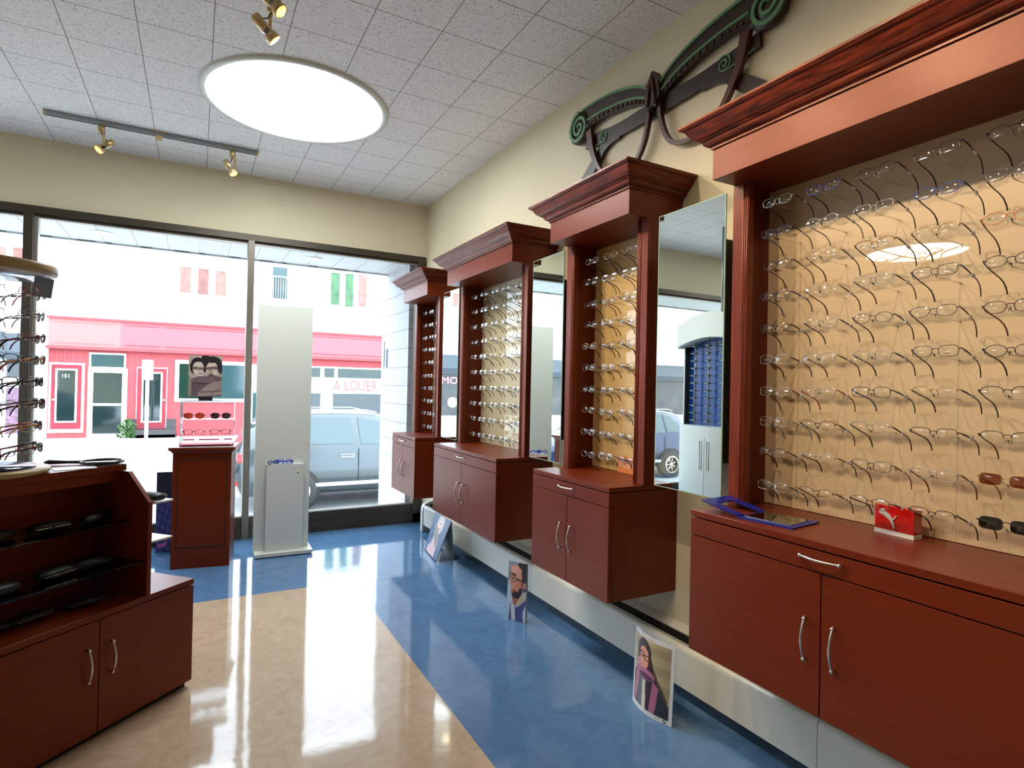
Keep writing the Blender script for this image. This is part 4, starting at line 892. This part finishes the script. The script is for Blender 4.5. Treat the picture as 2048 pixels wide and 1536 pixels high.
# neighbour on the left
lb = thing('corner_shop_building', 'white building with slate awning and pink neon sign across the street at left', 'building', (0, 0, 0))
MB().box(-22, XE-.02, YF+.1, YF+6, -.5, 12, WHT).build('wall', lb)
AW = mat('slate_awning', (0.0186, 0.0279, 0.0403), .6)
a0 = at(92, 690, YF); MB().add([(-22, YF+.1, 2.75), (XE-.35, YF+.1, 2.75), (XE-.35, YF-.9, 2.15), (-22, YF-.9, 2.15), (-22, YF+.1, 2.65), (XE-.35, YF+.1, 2.65), (XE-.35, YF-.9, 1.95), (-22, YF-.9, 1.95)], [(0, 1, 2, 3), (4, 7, 6, 5), (0, 3, 7, 4), (1, 5, 6, 2), (3, 2, 6, 7), (0, 4, 5, 1)], AW).build('awning', lb)
MB().box(-22, XE-1.2, YF+.02, YF+.1, .2, 1.95, mat('cluttered_shop_glass', (0.031, 0.0279, 0.02914), .15, noise=.6, nscale=2.5)).build('shop_window', lb)
MB().box(XE-1.0, XE-.45, YF+.04, YF+.1, 1.4, 2.0, mat('grey_pane', (0.031, 0.0372, 0.0434), .2)).build('small_window', lb)
MB().box(XE-1.0, XE-.35, YF+.04, YF+.1, -.3, 1.1, mat('magenta_flyers', (0.124, 0.062, 0.0992), .5, noise=.8, nscale=6)).build('poster_door', lb)
text_mesh('ROXOOM', .40, mat('pink_neon', (1, .2, .35), .4, emit=(1, .25, .4), es=1.8), 'neon_sign', lb, (XE-2.3, YF-.02, at(20, 737, YF).z-.02), (PI/2, 0, 0), .02, 1.2)
MB().lathe([(0, -.02), (.22, -.02), (.22, .02), (0, .02)], WHT, 24, (XE-1.75, YF-.0, .75), 'y').build('round_sign', lb)
# pole with sign, bush
pl = thing('street_sign_pole', 'white street sign on a pole on the far sidewalk', 'sign post', (at(294, 800, 21.2).x, 21.2, -.46))
z_t = at(294, 720, 21.2).z+.46; z_b = at(294, 760, 21.2).z+.46
MB().cyl((0, 0, 0), (0, 0, z_b+.1), .05, WHT, 12).build('pole', pl); MB().box(-.15, .15, -.08, -.05, z_b, z_t, WHT, .01).build('sign_plate', pl)
bu = MB(); LF = mat('bright_leaf', (0.0248, 0.0806, 0.0093), .6)
for i in range(320):
    th_, ph, r_ = random.uniform(0, 2*PI), random.uniform(0, PI/2), random.uniform(.1, 1)**.5
    c = Vector((math.cos(th_)*math.cos(ph)*.33*r_, math.sin(th_)*math.cos(ph)*.2*r_, math.sin(ph)*.62*r_+.02)); a = Vector((random.uniform(-1, 1), random.uniform(-1, 1), random.uniform(-.5, 1))).normalized()*.045; b = a.orthogonal().normalized()*.03
    bu.add([c-a, c+b, c+a, c-b], [(0, 1, 2, 3)], LF)
bu.build('bush', loc=(at(255, 860, 22.2).x, 22.2, -.46), label='small green weed bush between the doors across the street', cat='bush')

# ------------------------------------------------------------------ cars
def suv(name, label, x, y, z, paint, rz=0):
    t = thing(name, label, 'car', (x, y, z), rz)
    G = mat('car_window_glass', (.05, .075, .085), .06, 0, .35); TY = mat('tyre_rubber', (.015, .015, .016), .8)
    st = [  # x, zb, zbelt, halfw low, halfw belt, ztop, halfw top
        (0.0, .50, .82, .72, .74, .90, .62), (.10, .30, 1.00, .86, .84, 1.16, .66), (.22, .26, 1.10, .92, .88, 1.40, .66), (.50, .26, 1.12, .94, .89, 1.62, .64), (1.0, .26, 1.12, .94, .90, 1.69, .63), (1.6, .26, 1.11, .94, .90, 1.70, .63),
        (2.3, .26, 1.09, .94, .90, 1.68, .63), (2.8, .26, 1.07, .94, .90, 1.58, .64), (3.35, .26, 1.05, .94, .88, 1.15, .74), (3.9, .26, .98, .93, .84, 1.05, .66), (4.4, .30, .86, .88, .78, .92, .58), (4.6, .40, .74, .70, .66, .76, .50)]
    vs = []; n_ = 14
    for (sx_, zb, zl, wl, wb, zt, wt) in st:
        half = [(wl*.80, zb), (wl*.99, zb+.10), (wl*1.0, (zb+zl)*.5), (wb*1.02, zl-.12), (wb, zl), (wt+.03, zt-.05), (wt*.8, zt)]
        vs += [(sx_, -a, b) for a, b in half]+[(sx_, a, b) for a, b in half[::-1]]
    fs = [(i*n_+k, i*n_+(k+1) % n_, (i+1)*n_+(k+1) % n_, (i+1)*n_+k) for i in range(len(st)-1) for k in range(n_)]+[list(range(n_))[::-1], list(range((len(st)-1)*n_, len(st)*n_))]
    MB().add(vs, fs, paint, True).build('body', t)
    def sidepane(pts, s):  # x, frac between belt and top
        out = []
        for px_, fr in pts:
            for a, b in zip(st, st[1:]):
                if a[0] <= px_ <= b[0]:
                    k = (px_-a[0])/(b[0]-a[0]); wb = a[4]+(b[4]-a[4])*k; zl = a[2]+(b[2]-a[2])*k; zt = a[5]-.05+(b[5]-a[5])*k; wt = a[6]+.03+(b[6]-a[6])*k
                    out.append((px_, s*(wb+(wt-wb)*fr), zl+(zt-zl)*fr)); break
        return [(a, b+s*.012, c) for a, b, c in out]+[(a, b-s*.03, c) for a, b, c in out]
    for s in (-1, 1):
        for pts in (((.55, .06), (1.02, .06), (1.02, .9), (.75, .86)), ((1.10, .05), (1.93, .05), (1.90, .92), (1.12, .92)), ((2.05, .05), (3.02, .06), (2.62, .84), (2.02, .92))):
            v = sidepane(pts, s); k = len(pts)
            MB().add(v, [list(range(k)), list(range(k, 2*k))[::-1]]+[(i, (i+1) % k, k+(i+1) % k, k+i) for i in range(k)], G).build('side_window', t)
        for xx_ in (1.12, 2.0, 3.05):
            MB().box(xx_, xx_+.008, s*.945-.006, s*.945+.006, .38, 1.05, DARK).build('door_seam', t)
        for xx_ in (1.80, 2.75): MB().box(xx_-.11, xx_+.10, s*.95-.02, s*.95+.02, .915, .945, paint, .008).box(xx_-.12, xx_+.12, s*.945-.008, s*.945+.008, .895, .955, GREYM, .004).build('door_handle', t)
        MB().box(.95, 3.1, s*.945-.012, s*.945+.012, .40, .47, GREYM, .01).build('sill_strip', t)
        MB().box(.02, .36, s*.80-.09, s*.80+.09, .86, 1.0, mat('tail_light_red', (.55, .01, .012), .15), .03).box(.0, .10, s*.6-.16, s*.6+.16, .46, .53, MATS['tail_light_red'], .01).build('tail_light', t, label='red tail light')
        MB().tube([(.6, s*.62, 1.66), (.75, s*.62, 1.72), (2.2, s*.62, 1.72), (2.4, s*.62, 1.68)], .014, GREYM, 8).build('roof_rail', t)
        for xw in (.95, 3.65):
            MB().lathe([(0, -.01), (.39, -.01), (.39, .01), (0, .01)], DARK, 32, (xw, s*.945, .36), 'y').build('wheel_arch', t)
            wv = MB().lathe([(.20, -.11), (.31, -.11), (.335, -.08), (.335, .08), (.31, .11), (.20, .11)], TY, 32, (xw, s*.88, .335), 'y')
            wv.build('tyre', t)
            rm = MB().lathe([(0, -.02), (.05, -.02), (.05, .02)], CHROME, 20, (xw, s*.98, .335), 'y').lathe([(.19, -.03), (.22, -.03), (.22, .0), (.19, 0)], CHROME, 32, (xw, s*.99, .335), 'y')
            for k in range(7):
                a = 2*PI*k/7; rm.tube([(xw+.04*math.cos(a), s*.98, .335+.04*math.sin(a)), (xw+.2*math.cos(a), s*.975, .335+.2*math.sin(a))], .016, CHROME, 6)
            rm.build('wheel_rim', t)
    MB().add([(.02, -.60, 1.02), (.02, .60, 1.02), (.27, .56, 1.48), (.27, -.56, 1.48), (.06, -.6, 1.02), (.06, .6, 1.02), (.31, .56, 1.48), (.31, -.56, 1.48)], [(0, 1, 2, 3), (7, 6, 5, 4), (0, 4, 5, 1), (3, 2, 6, 7), (0, 3, 7, 4), (1, 5, 6, 2)], G).build('rear_window', t)
    MB().box(-.03, .05, -.26, .26, .62, .74, mat('white_plate', (.75, .75, .78), .4), .006).build('number_plate', t)
    return t
suv('parked_car', 'silver-grey SUV parked at the curb outside the window', .60, 11.44, -.79, mat('silver_car_paint', (.045, .058, .064), .28, .5, coat=.35))
suv('parked_car', 'blue car parked outside, left of view, seen only in a mirror', -7.9, 12.0, -.79, mat('blue_car_paint', (.006, .014, .05), .25, .4, coat=.4))

# ------------------------------------------------------------------ light
W = bpy.data.worlds.new('overcast_sky'); SC.world = W; W.use_nodes = True; wt_ = W.node_tree
bgn = wt_.nodes['Background']; bgn.inputs[1].default_value = 5.2
tcw = wt_.nodes.new('ShaderNodeTexCoord'); sw = wt_.nodes.new('ShaderNodeSeparateXYZ'); rw = wt_.nodes.new('ShaderNodeValToRGB')
wt_.links.new(tcw.outputs['Generated'], sw.inputs[0]); wt_.links.new(sw.outputs[2], rw.inputs[0]); wt_.links.new(rw.outputs[0], bgn.inputs[0])
rw.color_ramp.elements[0].position = 0; rw.color_ramp.elements[0].color = (.72, .84, 1, 1); rw.color_ramp.elements[1].position = 1; rw.color_ramp.elements[1].color = (.86, .95, 1, 1)
pt = bpy.data.lights.new('window_portal', 'AREA'); pt.shape = 'RECTANGLE'; pt.size = 5.6; pt.size_y = 2.5; pt.cycles.is_portal = True
po = bpy.data.objects.new('window_portal', pt); COL.objects.link(po); po.location = (-.8, YW+.12, 1.42); po.rotation_euler = (-PI/2, 0, 0)
SC.view_settings.view_transform = 'Standard'; SC.view_settings.look = 'None'; SC.view_settings.gamma = 1; SC.view_settings.exposure = 1.0
SC.cycles.max_bounces = 10; SC.cycles.transparent_max_bounces = 24; SC.cycles.diffuse_bounces = 5; SC.cycles.sample_clamp_indirect = 8
SC.cycles.caustics_reflective = True; SC.cycles.blur_glossy = .5
SC.cycles.use_denoising = True
bpy.context.view_layer.update()
